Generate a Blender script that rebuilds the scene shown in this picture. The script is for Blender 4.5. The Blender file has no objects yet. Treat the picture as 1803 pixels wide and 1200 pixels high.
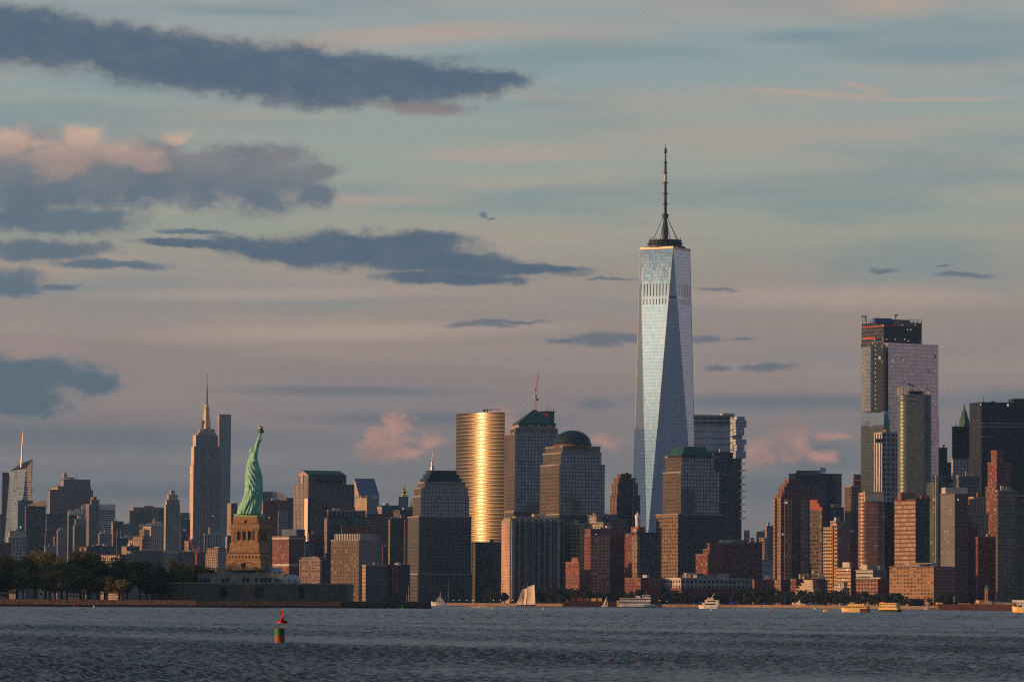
import bpy, bmesh, math, random
import numpy as np
from mathutils import Vector, Matrix
R = math.radians
C = bpy.context.scene.collection
SC = bpy.context.scene
rnd = random.Random(7)

# ------------------------------------------------------------------ camera
F = 7470.0                       # focal length in photo pixels (photo 1803 x 1200)
CAMH = 4.0
PITCH = math.atan(459.0 / F)
ROLL = R(0.35)
CM = Matrix.Rotation(R(90) + PITCH, 3, 'X') @ Matrix.Rotation(ROLL, 3, 'Z')
cam = bpy.data.cameras.new('camera')
cam.sensor_width = 36.0
cam.lens = 36.0 * F / 1803.0
cam.clip_start = 1.0
cam.clip_end = 60000.0
co = bpy.data.objects.new('camera', cam)
co.matrix_world = Matrix.Translation((0, 0, CAMH)) @ CM.to_4x4()
C.objects.link(co)
SC.camera = co

def at(px, py, D):
    "photo pixel and distance along the view -> point in the world"
    d = CM @ Vector(((px - 901.5) / F, (600.0 - py) / F, -1.0))
    t = D / d.y
    return Vector((d.x * t, D, CAMH + d.z * t))

# ------------------------------------------------------------------ view and light
SC.view_settings.view_transform = 'Standard'
SC.view_settings.look = 'None'
SC.view_settings.exposure = 0.0
SC.view_settings.gamma = 1.0
SUN_EL, SUN_BACK = 5.0, 12.0
sdir = Vector((-math.cos(R(SUN_BACK)) * math.cos(R(SUN_EL)), -math.sin(R(SUN_BACK)) * math.cos(R(SUN_EL)), math.sin(R(SUN_EL))))
sl = bpy.data.lights.new('sun', 'SUN')
sl.energy = 4.4
sl.angle = R(0.5)
sl.color = (1.0, 0.50, 0.20)
so = bpy.data.objects.new('sun', sl)
so.rotation_euler = (-sdir).to_track_quat('-Z', 'Y').to_euler()
C.objects.link(so)
SC.cycles.max_bounces = 6
SC.cycles.volume_bounces = 0
SC.cycles.filter_width = 1.15
SC.cycles.use_denoising = False
SC.cycles.sample_clamp_indirect = 4.0

def lin(r, g=None, b=None):
    if g is None: r, g, b = r
    f = lambda c: ((c / 255 + 0.055) / 1.055) ** 2.4 if c > 10 else c / 255 / 12.92
    return (f(r), f(g), f(b), 1.0)

class NT:
    "small node-tree writer"
    def __init__(s, tree): s.t = tree; s.N = tree.nodes; s.L = tree.links
    def put(s, sock, v):
        if v is None: return
        if isinstance(v, bpy.types.NodeSocket): s.L.new(v, sock)
        elif isinstance(v, bpy.types.Node): s.L.new(v.outputs[0], sock)
        else: sock.default_value = v
    def new(s, ty, ins=None, **kw):
        n = s.N.new(ty)
        for k, v in kw.items(): setattr(n, k, v)
        for k, v in (ins or {}).items(): s.put(n.inputs[k], v)
        return n
    def m(s, op, a, b=None, c=None, clamp=False):
        n = s.N.new('ShaderNodeMath'); n.operation = op; n.use_clamp = clamp
        s.put(n.inputs[0], a); s.put(n.inputs[1], b); s.put(n.inputs[2], c)
        return n.outputs[0]
    def vm(s, op, a, b=None, scale=None):
        n = s.N.new('ShaderNodeVectorMath'); n.operation = op
        s.put(n.inputs[0], a); s.put(n.inputs[1], b)
        if scale is not None: s.put(n.inputs['Scale'], scale)
        return n.outputs['Value'] if op in ('LENGTH', 'DOT_PRODUCT') else n.outputs[0]
    def mix(s, f, a, b, blend='MIX'):
        n = s.N.new('ShaderNodeMix'); n.data_type = 'RGBA'; n.blend_type = blend
        s.put(n.inputs[0], f); s.put(n.inputs[6], a); s.put(n.inputs[7], b)
        return n.outputs[2]
    def ss(s, x, lo, hi, t0=0.0, t1=1.0):
        n = s.N.new('ShaderNodeMapRange'); n.interpolation_type = 'SMOOTHSTEP'
        s.put(n.inputs[0], x); s.put(n.inputs[1], lo); s.put(n.inputs[2], hi); s.put(n.inputs[3], t0); s.put(n.inputs[4], t1)
        return n.outputs[0]
    def noise(s, vec, scale=1.0, detail=4.0, rough=0.55):
        n = s.new('ShaderNodeTexNoise', {'Vector': vec, 'Scale': scale, 'Detail': detail, 'Roughness': rough})
        return n

# ------------------------------------------------------------------ sky
world = bpy.data.worlds.new('World')
SC.world = world
world.use_nodes = True
W = NT(world.node_tree)
W.N.clear()
gen = W.new('ShaderNodeTexCoord').outputs['Generated']
sp = W.new('ShaderNodeSeparateXYZ', {0: gen})
dx, dy, dz = sp.outputs
hor = W.m('SQRT', W.m('ADD', W.m('MULTIPLY', dx, dx), W.m('MULTIPLY', dy, dy)))
front = W.m('GREATER_THAN', dy, 0.35)
safe = W.m('MAXIMUM', dy, 0.05)
U = W.m('MULTIPLY_ADD', W.m('DIVIDE', dx, safe), F, 901.5)             # bearing, in photo pixels from the left
V = W.m('MULTIPLY_ADD', W.m('DIVIDE', dz, W.m('MAXIMUM', hor, 0.02)), -F, 1059.0)   # elevation, pixels down from the top of the photo
P = W.new('ShaderNodeCombineXYZ', {0: U, 1: V, 2: 0.0}).outputs[0]
# broad gradient
ramp = W.new('ShaderNodeValToRGB', {0: W.m('DIVIDE', V, 1060.0)})
stops = [(0.0, (158, 166, 166)), (0.10, (148, 166, 168)), (0.20, (156, 167, 162)), (0.30, (160, 168, 158)), (0.385, (160, 164, 150)),
         (0.45, (164, 154, 143)), (0.53, (162, 145, 137)), (0.62, (155, 138, 134)), (0.70, (142, 131, 132)), (0.80, (128, 127, 131)),
         (0.90, (136, 128, 127)), (1.0, (134, 125, 124))]
el = ramp.color_ramp.elements
el[0].position, el[0].color = stops[0][0], lin(stops[0][1])
el[1].position, el[1].color = stops[-1][0], lin(stops[-1][1])
for p_, c_ in stops[1:-1]:
    e = el.new(p_); e.color = lin(c_)
st_vec = W.new('ShaderNodeMapping', {'Vector': P, 'Scale': (1 / 900, 1 / 75, 1), 'Rotation': (0, 0, R(1.2))}).outputs[0]
st = W.noise(st_vec, 1.0, 5.0, 0.5)
stf = W.ss(st.outputs[0], 0.40, 0.68)
base = W.mix(W.m('MULTIPLY', stf, 0.50), ramp.outputs[0], lin(186, 165, 150), 'MIX')
st2 = W.noise(W.new('ShaderNodeMapping', {'Vector': P, 'Location': (3.3, 1.7, 0), 'Scale': (1 / 700, 1 / 90, 1)}).outputs[0], 1.0, 4.0, 0.5)
base = W.mix(W.m('MULTIPLY', W.ss(st2.outputs[0], 0.46, 0.70), 0.55), base, lin(120, 146, 154))
# darker low sky keeps the veil's own level
lowf = W.ss(V, 430.0, 780.0)
base = W.mix(W.m('MULTIPLY', lowf, 0.62), base, ramp.outputs[0])
# cloud fields
wn = W.noise(W.new('ShaderNodeMapping', {'Vector': P, 'Scale': (1 / 110, 1 / 60, 1)}).outputs[0], 1.0, 6.0, 0.6)
warp = W.vm('MULTIPLY', W.vm('SUBTRACT', wn.outputs['Color'], (0.5, 0.5, 0.5)), (70, 34, 0))
PW = W.vm('ADD', P, warp)
fine = W.noise(W.new('ShaderNodeMapping', {'Vector': P, 'Scale': (1 / 60, 1 / 34, 1)}).outputs[0], 1.0, 8.0, 0.62).outputs[0]
tiny = W.noise(W.new('ShaderNodeMapping', {'Vector': P, 'Scale': (1 / 26, 1 / 21, 1), 'Location': (4, 8, 0)}).outputs[0], 1.0, 7.0, 0.6).outputs[0]
billow = W.noise(W.new('ShaderNodeMapping', {'Vector': P, 'Scale': (1 / 95, 1 / 70, 1), 'Location': (9, 2, 0)}).outputs[0], 1.0, 5.0, 0.5).outputs[0]

def field(ells, vec, sm=0.15):
    acc = None
    for e in ells:
        cx, cy, a, b = e[:4]
        rot = e[4] if len(e) > 4 else 0.0
        mp = W.new('ShaderNodeMapping', {'Vector': vec, 'Location': (cx, cy, 0), 'Rotation': (0, 0, rot), 'Scale': (a, b, 1)}, vector_type='TEXTURE')
        f = W.m('SUBTRACT', 1.0, W.vm('LENGTH', mp.outputs[0]))
        acc = f if acc is None else W.m('SMOOTH_MAX', acc, f, sm)
    return acc

def layer(col_in, ells, color, lo, hi, amp, opac, vec=None, sm=0.15, amp2=0.0, amp3=0.0):
    f = field(ells, vec or PW, sm)
    if amp3: f = W.m('MULTIPLY_ADD', W.m('SUBTRACT', tiny, 0.5), amp3, f)
    f = W.m('MULTIPLY_ADD', W.m('SUBTRACT', fine, 0.5), amp, f)
    if amp2: f = W.m('MULTIPLY_ADD', W.m('SUBTRACT', billow, 0.5), amp2, f)
    if callable(color): color = color(f)
    mk = W.m('MULTIPLY', W.m('MULTIPLY', W.ss(f, lo, hi), opac), front)
    return W.mix(mk, col_in, color), f

# wide soft bands of blue grey low in the sky
sky, _ = layer(base, [(60, 775, 620, 38), (760, 738, 330, 18), (1400, 705, 420, 22), (1800, 705, 170, 34), (1050, 710, 55, 15),
                      (1430, 800, 120, 45), (300, 870, 500, 22), (1360, 860, 160, 40), (600, 690, 300, 14)], lin(94, 112, 124), -0.1, 0.9, 0.5, 0.58, P)
# thin warm streaks
sky, _ = layer(sky, [(1420, 160, 230, 9, 0.06), (1640, 172, 240, 6, 0.0), (1520, 150, 70, 8, 0.25), (520, 350, 420, 16, 0.02), (640, 585, 520, 22, -0.03),
                     (900, 270, 260, 22, -0.02), (700, 60, 330, 26, -0.08), (1560, 0, 130, 34), (480, 520, 420, 16, -0.02), (1500, 520, 420, 30)], lin(192, 168, 152), -0.1, 0.9, 0.4, 0.62, P)
sky, _ = layer(sky, [(430, 20, 190, 14, 0.02), (1640, 90, 330, 34, 0.03), (1420, 60, 140, 18)], lin(118, 146, 158), -0.1, 0.9, 0.4, 0.6, P)
# grey blue cumulus banks
gcol = W.mix(W.ss(V, 250.0, 370.0), lin(140, 134, 134), lin(98, 116, 132))
gcol = W.mix(W.ss(billow, 0.35, 0.7, 0.0, 0.55), gcol, lin(88, 106, 124))
gcol = W.mix(W.ss(V, 560.0, 680.0), gcol, lin(88, 109, 124))
sky, gf = layer(sky, [(80, 318, 250, 92), (290, 312, 215, 78), (455, 316, 150, 70), (556, 304, 78, 24), (560, 340, 55, 28), (110, 395, 220, 32), (60, 447, 150, 26), (190, 472, 150, 11),
                      (15, 508, 95, 32), (95, 512, 55, 9), (330, 413, 80, 7), (50, 668, 150, 62), (150, 680, 90, 27), (0, 715, 190, 40)], lambda f: W.mix(W.ss(f, 0.05, 0.6), lin(140, 138, 140), gcol), -0.05, 0.44, 0.6, 0.94, None, 0.3, 1.0, 0.4)
# sunlit tops
tops, tf = layer(sky, [(150, 256, 62, 40), (90, 285, 80, 40), (0, 265, 60, 36), (308, 250, 44, 16), (58, 264, 26, 14), (250, 285, 60, 22), (55, 619, 105, 22), (200, 275, 60, 30)],
                 W.mix(W.ss(V, 225.0, 300.0), lin(222, 184, 160), lin(168, 146, 140)), -0.15, 0.70, 1.0, 0.88, None, 0.4, 2.0, 0.7)
sky = tops
sky, _ = layer(sky, [(665, 780, 40, 34), (702, 752, 34, 34), (722, 797, 46, 16), (757, 778, 32, 20), (1393, 776, 38, 36), (1338, 797, 38, 26), (1070, 776, 24, 16),
                     (880, 745, 36, 30), (1475, 765, 40, 12), (1440, 800, 40, 14)],
               W.mix(W.ss(billow, 0.35, 0.7), lin(208, 154, 136), lin(156, 133, 128)), -0.25, 0.70, 1.2, 0.9, None, 0.5, 2.2, 1.3)
# dark blue lens clouds
dcol = W.mix(W.ss(fine, 0.35, 0.75), lin(72, 97, 121), lin(88, 105, 122))
dcol = W.mix(W.ss(billow, 0.55, 0.8, 0.0, 0.6), dcol, lin(110, 116, 125))
sky, _ = layer(sky, [(740, 186, 110, 20, 0.05), (600, 178, 90, 12)], lin(142, 124, 126), 0.0, 0.7, 0.6, 0.8)
sky, _ = layer(sky, [(20, 68, 330, 62, 0.10), (290, 106, 340, 62, 0.12), (510, 131, 270, 64, 0.06), (690, 138, 210, 50, 0.05), (800, 137, 140, 28, 0.0), (865, 136, 80, 14, -0.03),
                     (625, 441, 235, 40, 0.0), (730, 424, 110, 22, -0.02), (500, 444, 175, 25, 0.09), (345, 436, 130, 9, 0.06), (780, 462, 200, 24, 0.06), (880, 473, 180, 14, 0.04),
                     (800, 490, 170, 15, 0.03), (950, 476, 100, 8)], lambda f: W.mix(W.ss(f, 0.0, 0.5), lin(118, 122, 130), dcol), -0.12, 0.38, 0.8, 0.93, None, 0.25, 0.35, 0.35)
sky, _ = layer(sky, [(848, 573, 66, 8), (900, 567, 80, 4), (1055, 599, 70, 14), (1120, 597, 90, 9), (995, 601, 50, 5), (1243, 597, 46, 9), (1305, 596, 22, 4), (1272, 647, 34, 7), (1350, 648, 78, 9), (1695, 484, 58, 7), (1664, 467, 24, 4), (1560, 473, 30, 5), (853, 377, 9, 7, 0.6), (864, 384, 10, 4), (1080, 491, 60, 4), (1270, 509, 40, 5)], lin(96, 110, 126), -0.15, 0.7, 1.2, 0.8, None, 0.2, 0.6, 0.6)
# the rest of the dome: bluer overhead, an unseen dark cloud bank added behind the viewer to darken glass reflections, a warm glow round the sun
sky = W.mix(W.m('MULTIPLY', W.ss(W.m('MULTIPLY', V, -1.0), -20.0, 1500.0), .93), sky, (.100, .160, .255, 1))
hs = W.m('DIVIDE', W.m('ADD', W.m('MULTIPLY', dx, .978), W.m('MULTIPLY', dy, .208)), W.m('MAXIMUM', hor, .02))     # 1 opposite the sun
sky = W.mix(W.m('MULTIPLY', W.m('MULTIPLY', W.ss(hs, .45, .95), .6), W.ss(V, -900.0, 100.0)), sky, lin(196, 154, 152))
bkd = W.m('DIVIDE', W.m('SUBTRACT', W.m('MULTIPLY', dx, .36), W.m('MULTIPLY', dy, .93)), W.m('MAXIMUM', hor, .02))
bank = W.m('MULTIPLY', W.ss(bkd, .52, .84), W.ss(V, -2200.0, -800.0))
sky = W.mix(W.m('MULTIPLY', bank, .8), sky, lin(82, 84, 104))
glow = W.ss(W.vm('DOT_PRODUCT', gen, tuple(sdir)), .74, 1.0)
prof = W.m('MULTIPLY', W.ss(V, -370.0, -275.0), W.ss(V, -210.0, 40.0, 1.0, .22))  # bright band of the glow, shaped to put glare on the tall glass
prof = W.m('MULTIPLY', W.m('MULTIPLY_ADD', prof, .93, .07), W.ss(st.outputs[0], .3, .65, .7, 1.25))
glow = W.m('MULTIPLY', glow, prof)
sky = W.mix(glow, sky, W.vm('ADD', sky, (2.1, 1.55, .95)))
nish = W.new('ShaderNodeTexSky', sky_type='NISHITA')
nish.sun_disc = False
nish.sun_elevation = R(SUN_EL)
nish.sun_rotation = R(-90 - SUN_BACK)
nish.altitude = 0.0
nish.air_density, nish.dust_density, nish.ozone_density = 1.0, 1.5, 1.0
bg1 = W.new('ShaderNodeBackground', {'Color': nish, 'Strength': 0.05})
bg2 = W.new('ShaderNodeBackground', {'Color': sky, 'Strength': 1.10})
veil = W.m('MULTIPLY_ADD', front, 0.13, 0.75)
W.L.new(W.new('ShaderNodeMixShader', {0: veil, 1: bg1, 2: bg2}).outputs[0], W.new('ShaderNodeOutputWorld').inputs[0])

# ------------------------------------------------------------------ objects and tags
def link(o, parent=None):
    C.objects.link(o)
    if parent is not None: o.parent = parent
    return o

def tag(o, label, cat=None, group=None, kind=None):
    if label: o['label'] = label
    if cat: o['category'] = cat
    if group: o['group'] = group
    if kind: o['kind'] = kind
    return o

def thing(name, label, cat, loc, group=None, rz=0.0):
    o = bpy.data.objects.new(name, None)
    o.empty_display_size = 1.0
    o.location = loc
    o.rotation_euler = (0, 0, rz)
    link(o)
    return tag(o, label, cat, group)

class MB:
    "collects faces with uv and material slot, then makes ONE mesh object"
    def __init__(s): s.v = []; s.f = []; s.uv = []; s.mi = []
    def quad(s, pts, uv=None, mi=0):
        i = len(s.v); s.v += [tuple(p) for p in pts]
        s.f.append(tuple(range(i, i + len(pts)))); s.mi.append(mi)
        s.uv += uv if uv else [(0.0, 0.0)] * len(pts)
    def prism(s, foot, z0, z1, top=None, mis=None, cap=0, bw=3.2, fh=3.8, zb=0.0, bottom=False):
        "upright prism; foot counter-clockwise; mis = material slot per side"
        n = len(foot); top = top or foot
        for k in range(n):
            a, b = foot[k], foot[(k + 1) % n]; c, d = top[(k + 1) % n], top[k]
            ln = math.hypot(b[0] - a[0], b[1] - a[1])
            nb = max(1, round(ln / bw))
            v0, v1 = (z0 - zb) / fh, (z1 - zb) / fh
            s.quad([(a[0], a[1], z0), (b[0], b[1], z0), (c[0], c[1], z1), (d[0], d[1], z1)], [(0, v0), (nb, v0), (nb, v1), (0, v1)], mis[k % len(mis)] if mis else 0)
        s.quad([(p[0], p[1], z1) for p in top], None, cap)
        if bottom: s.quad([(p[0], p[1], z0) for p in reversed(foot)], None, cap)
        return s
    def box(s, c, size, mi=0, rz=0.0):
        hx, hy, hz = size[0] / 2, size[1] / 2, size[2] / 2
        cs, sn = math.cos(rz), math.sin(rz)
        ft = [(c[0] + x * cs - y * sn, c[1] + x * sn + y * cs) for x, y in ((-hx, -hy), (hx, -hy), (hx, hy), (-hx, hy))]
        return s.prism(ft, c[2] - hz, c[2] + hz, None, [mi], mi, bottom=True)
    def lathe(s, prof, c, n=20, mi=0, sx=1.0, sy=1.0):
        "profile of (radius, z) from bottom to top"
        rings = []
        for r, z in prof:
            i = len(s.v)
            s.v += [(c[0] + r * sx * math.cos(2 * math.pi * k / n), c[1] + r * sy * math.sin(2 * math.pi * k / n), c[2] + z) for k in range(n)]
            rings.append(i)
        for a, b in zip(rings, rings[1:]):
            for k in range(n):
                s.f.append((a + k, a + (k + 1) % n, b + (k + 1) % n, b + k)); s.mi.append(mi); s.uv += [(0, 0)] * 4
        s.f.append(tuple(rings[-1] + k for k in range(n))); s.mi.append(mi); s.uv += [(0, 0)] * n
        s.f.append(tuple(rings[0] + k for k in reversed(range(n)))); s.mi.append(mi); s.uv += [(0, 0)] * n
        return s
    def tube(s, a, b, r, r2=None, n=6, mi=0):
        a, b = Vector(a), Vector(b); r2 = r if r2 is None else r2
        d = (b - a).normalized()
        x = d.cross(Vector((0, 0, 1)));  x = Vector((1, 0, 0)) if x.length < 1e-4 else x.normalized()
        y = d.cross(x)
        i = len(s.v)
        for p, q in ((a, r), (b, r2)):
            s.v += [tuple(p + x * q * math.cos(2 * math.pi * k / n) + y * q * math.sin(2 * math.pi * k / n)) for k in range(n)]
        for k in range(n):
            s.f.append((i + k, i + n + k, i + n + (k + 1) % n, i + (k + 1) % n)); s.mi.append(mi); s.uv += [(0, 0)] * 4
        s.f.append(tuple(i + k for k in range(n))); s.f.append(tuple(i + n + k for k in reversed(range(n)))); s.mi += [mi, mi]; s.uv += [(0, 0)] * (2 * n)
        return s
    def build(s, name, mats, parent=None, smooth=False, origin=None):
        o0 = Vector(origin) if origin is not None else (parent.location.copy() if parent is not None and origin is None else Vector((0, 0, 0)))
        if parent is not None and parent.parent is not None and origin is None: o0 = parent.parent.location + parent.location
        me = bpy.data.meshes.new(name)
        me.from_pydata([(p[0] - o0.x, p[1] - o0.y, p[2] - o0.z) for p in s.v], [], s.f)
        uvl = me.uv_layers.new(name='UVMap')
        uvl.data.foreach_set('uv', [c for q in s.uv for c in q])
        if not isinstance(mats, (list, tuple)): mats = [mats]
        for m_ in mats: me.materials.append(m_)
        me.polygons.foreach_set('material_index', s.mi)
        if smooth: me.polygons.foreach_set('use_smooth', [True] * len(s.f))
        me.update()
        o = bpy.data.objects.new(name, me)
        link(o, parent)
        if parent is None: o.location = o0
        return o

# ------------------------------------------------------------------ materials
_mats = {}
def mat(name, col, rough=0.75, metal=0.0, var=0.25, scale=0.08, spec=0.3, emit=None):
    if name in _mats: return _mats[name]
    m_ = bpy.data.materials.new(name); m_.use_nodes = True
    T = NT(m_.node_tree); T.N.clear()
    oc = T.new('ShaderNodeTexCoord').outputs['Object']
    nz = T.noise(oc, scale, 5.0, 0.6).outputs[0]
    c = T.mix(1.0, (*col, 1), T.new('ShaderNodeCombineColor', {0: T.ss(nz, 0.25, 0.75, 1 - var, 1 + var), 1: T.ss(nz, 0.25, 0.75, 1 - var, 1 + var), 2: T.ss(nz, 0.25, 0.75, 1 - var, 1 + var)}).outputs[0], 'MULTIPLY')
    b = T.new('ShaderNodeBsdfPrincipled', {'Base Color': c, 'Roughness': rough, 'Metallic': metal, 'Specular IOR Level': spec})
    if emit:
        b.inputs['Emission Color'].default_value = (*emit[:3], 1); b.inputs['Emission Strength'].default_value = emit[3]
    T.L.new(b.outputs[0], T.new('ShaderNodeOutputMaterial').inputs[0])
    _mats[name] = m_
    return m_

# facade: a wall with a grid of windows, one uv unit per bay and per storey
FG = bpy.data.node_groups.new('facade', 'ShaderNodeTree')
for nm, ty, dv in (('Wall', 'NodeSocketColor', (.3, .3, .3, 1)), ('Glass', 'NodeSocketColor', (.03, .04, .05, 1)), ('WinU', 'NodeSocketFloat', .5), ('WinV', 'NodeSocketFloat', .5),
                   ('Metal', 'NodeSocketFloat', 0.), ('Rough', 'NodeSocketFloat', .1), ('Jitter', 'NodeSocketFloat', .02), ('Lit', 'NodeSocketFloat', 0.), ('Blind', 'NodeSocketFloat', .15),
                   ('WallRough', 'NodeSocketFloat', .8), ('WallMetal', 'NodeSocketFloat', 0.), ('Spandrel', 'NodeSocketColor', (.3, .3, .3, 1)), ('BlindCol', 'NodeSocketColor', (.3, .28, .25, 1))):
    sk = FG.interface.new_socket(nm, in_out='INPUT', socket_type=ty); sk.default_value = dv
FG.interface.new_socket('BSDF', in_out='OUTPUT', socket_type='NodeSocketShader')
T = NT(FG)
gi = T.new('NodeGroupInput'); I = gi.outputs
uvn = T.new('ShaderNodeUVMap', uv_map='UVMap')
us = T.new('ShaderNodeSeparateXYZ', {0: uvn.outputs[0]})
fu, fv = T.m('FRACT', us.outputs[0]), T.m('FRACT', us.outputs[1])
mu = T.m('LESS_THAN', T.m('MULTIPLY', T.m('ABSOLUTE', T.m('SUBTRACT', fu, .5)), 2.0), I['WinU'])
mv = T.m('LESS_THAN', T.m('MULTIPLY', T.m('ABSOLUTE', T.m('SUBTRACT', fv, .5)), 2.0), I['WinV'])
mask = T.m('MULTIPLY', mu, mv)
oi = T.new('ShaderNodeObjectInfo')
cell = T.new('ShaderNodeCombineXYZ', {0: T.m('FLOOR', us.outputs[0]), 1: T.m('FLOOR', us.outputs[1]), 2: T.m('MULTIPLY', oi.outputs['Random'], 311.0)})
wnz = T.new('ShaderNodeTexWhiteNoise', {0: cell.outputs[0]}, noise_dimensions='3D')
rs = T.new('ShaderNodeSeparateXYZ', {0: wnz.outputs['Color']})
wn2 = T.new('ShaderNodeTexWhiteNoise', {0: T.vm('ADD', cell.outputs[0], (17.3, 5.1, 2.7))}, noise_dimensions='3D')
r4 = wn2.outputs['Value']
oc = T.new('ShaderNodeTexCoord').outputs['Object']
nz = T.noise(T.vm('MULTIPLY', oc, (.05, .05, .02)), 1.0, 5.0, .6).outputs[0]
wv_ = T.ss(nz, .25, .75, .78, 1.18)
flr = T.new('ShaderNodeTexWhiteNoise', {0: T.new('ShaderNodeCombineXYZ', {0: T.m('FLOOR', us.outputs[1]), 1: T.m('MULTIPLY', oi.outputs['Random'], 77.0), 2: 0.0}).outputs[0]}, noise_dimensions='3D').outputs['Value']
wv_ = T.m('MULTIPLY', wv_, T.m('MULTIPLY_ADD', flr, .14, .93))
wv_ = T.m('MULTIPLY', wv_, T.m('MULTIPLY_ADD', oi.outputs['Random'], .24, .88))
gray = T.new('ShaderNodeCombineXYZ', {0: wv_, 1: wv_, 2: wv_}).outputs[0]
wcol = T.mix(mu, I['Wall'], I['Spandrel'])
wcol = T.mix(1.0, wcol, gray, 'MULTIPLY')
gv = T.m('MULTIPLY_ADD', T.m('SUBTRACT', rs.outputs[0], .5), T.m('MULTIPLY_ADD', I['Metal'], -.85, .9), 1.0)
gcol_ = T.mix(1.0, I['Glass'], T.new('ShaderNodeCombineXYZ', {0: gv, 1: gv, 2: gv}).outputs[0], 'MULTIPLY')
bl = T.m('LESS_THAN', rs.outputs[1], I['Blind'])
gcol_ = T.mix(bl, gcol_, T.mix(r4, I['BlindCol'], I['Glass']))
colr = T.mix(mask, wcol, gcol_)
gm = T.m('MULTIPLY', I['Metal'], T.m('SUBTRACT', 1.0, T.m('MULTIPLY', bl, .6)))
metal = T.m('MULTIPLY_ADD', T.m('SUBTRACT', gm, I['WallMetal']), mask, I['WallMetal'])
rough = T.m('MULTIPLY_ADD', T.m('SUBTRACT', I['Rough'], I['WallRough']), mask, I['WallRough'])
geo = T.new('ShaderNodeNewGeometry')
jit = T.vm('SCALE', T.vm('SUBTRACT', wnz.outputs['Color'], (.5, .5, .5)), scale=T.m('MULTIPLY', mask, I['Jitter']))
wob = T.noise(T.vm('MULTIPLY', oc, (.03, .03, .05)), 1.0, 2.0, .5).outputs['Color']
jit = T.vm('ADD', jit, T.vm('SCALE', T.vm('SUBTRACT', wob, (.5, .5, .5)), scale=T.m('MULTIPLY', mask, T.m('MULTIPLY', I['Jitter'], 1.2))))
nrm = T.vm('NORMALIZE', T.vm('ADD', geo.outputs['Normal'], jit))
lit = T.m('MULTIPLY', mask, T.m('LESS_THAN', T.m('MULTIPLY', rs.outputs[2], 1.0), I['Lit']))
pb = T.new('ShaderNodeBsdfPrincipled', {'Base Color': colr, 'Metallic': metal, 'Roughness': rough, 'Normal': nrm, 'Specular IOR Level': .5,
                                        'Emission Color': T.mix(r4, (1, .62, .28, 1), (.9, .95, 1, 1)), 'Emission Strength': T.m('MULTIPLY', lit, T.m('MULTIPLY_ADD', r4, .5, .25))})
T.L.new(pb.outputs[0], T.new('NodeGroupOutput').inputs[0])

STY = {}
def S(name, wall, glass, fh=3.8, bw=3.2, wu=.5, wv=.55, metal=0., rough=.12, jit=.008, lit=.0006, blind=.15, wr=.8, wm=0., sp=None, bc=(.22, .2, .18)):
    k_ = 1.0 if name in ('limestone_sunlit', 'sunlit_piers', 'hotel_grid', 'balcony_tan', 'pale_concrete', 'tan_stone', 'grey_bands', 'gold_bands', 'pink_sky_glass') else .9  # wall colours dimmed for shaded fronts; listed styles, mostly sunlit faces, stay full
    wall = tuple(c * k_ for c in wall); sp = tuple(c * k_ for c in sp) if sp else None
    m_ = bpy.data.materials.new(name); m_.use_nodes = True
    T = NT(m_.node_tree); T.N.clear()
    g = T.new('ShaderNodeGroup'); g.node_tree = FG
    for k, v in (('Wall', (*wall, 1)), ('Glass', (*glass, 1)), ('WinU', wu), ('WinV', wv), ('Metal', metal), ('Rough', rough), ('Jitter', jit), ('Lit', lit), ('Blind', blind),
                 ('WallRough', wr), ('WallMetal', wm), ('Spandrel', (*(sp or wall), 1)), ('BlindCol', (*bc, 1))):
        g.inputs[k].default_value = v
    T.L.new(g.outputs[0], T.new('ShaderNodeOutputMaterial').inputs[0])
    STY[name] = (m_, fh, bw)
G0 = (.025, .032, .042)
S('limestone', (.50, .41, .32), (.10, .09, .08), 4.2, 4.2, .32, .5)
S('limestone_sunlit', (.74, .56, .38), (.3, .22, .15), 4.2, 4.2, .25, .5)  # limestone with the golden sunlight of the west side put into its colour
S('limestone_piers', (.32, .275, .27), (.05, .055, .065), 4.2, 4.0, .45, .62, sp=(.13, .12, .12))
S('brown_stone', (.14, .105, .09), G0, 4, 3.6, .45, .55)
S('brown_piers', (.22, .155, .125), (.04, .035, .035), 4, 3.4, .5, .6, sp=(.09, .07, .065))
S('mauve_stone', (.20, .165, .165), (.035, .04, .055), 4.2, 4.4, .5, .62, sp=(.12, .105, .11))
S('red_brick', (.20, .07, .055), (.035, .03, .035), 3.3, 3.4, .42, .5, blind=.35, bc=(.45, .36, .28), lit=.002)
S('dark_brick', (.20, .062, .058), (.04, .035, .045), 3.3, 3.6, .42, .5, blind=.22, bc=(.3, .27, .28), lit=.003)
S('tan_brick', (.30, .21, .165), (.03, .032, .04), 3.3, 4.0, .48, .5, blind=.3, bc=(.5, .45, .42), lit=.003)
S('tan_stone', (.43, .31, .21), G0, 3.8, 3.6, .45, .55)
S('concrete', (.30, .29, .29), G0, 3.8, 3.6, .5, .5)
S('pale_concrete', (.5, .46, .42), G0, 3.6, 3.8, .42, .55)
S('white_bands', (.62, .62, .63), (.02, .03, .04), 4.4, 9, 1.01, .5, sp=(.62, .62, .63))
S('white_grid', (.46, .47, .49), (.03, .045, .06), 5.2, 5.2, .62, .62, metal=.1)
S('white_piers', (.6, .6, .6), (.03, .05, .07), 4, 4.6, .55, 1.01)
S('grey_bands', (.46, .51, .58), (.24, .28, .33), 8, 4, 1.01, .22, sp=(.46, .51, .58), metal=.3)
S('blue_concrete', (.2, .22, .25), (.02, .03, .045), 3.6, 3.4, .5, .55)
S('navy_glass', (.02, .03, .045), (.05, .085, .13), 4, 3, .86, .8, metal=.45, rough=.06, jit=.012)
S('dark_glass', (.035, .04, .05), (.03, .04, .06), 4, 3.2, .8, .7, metal=.3, rough=.08)
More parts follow.
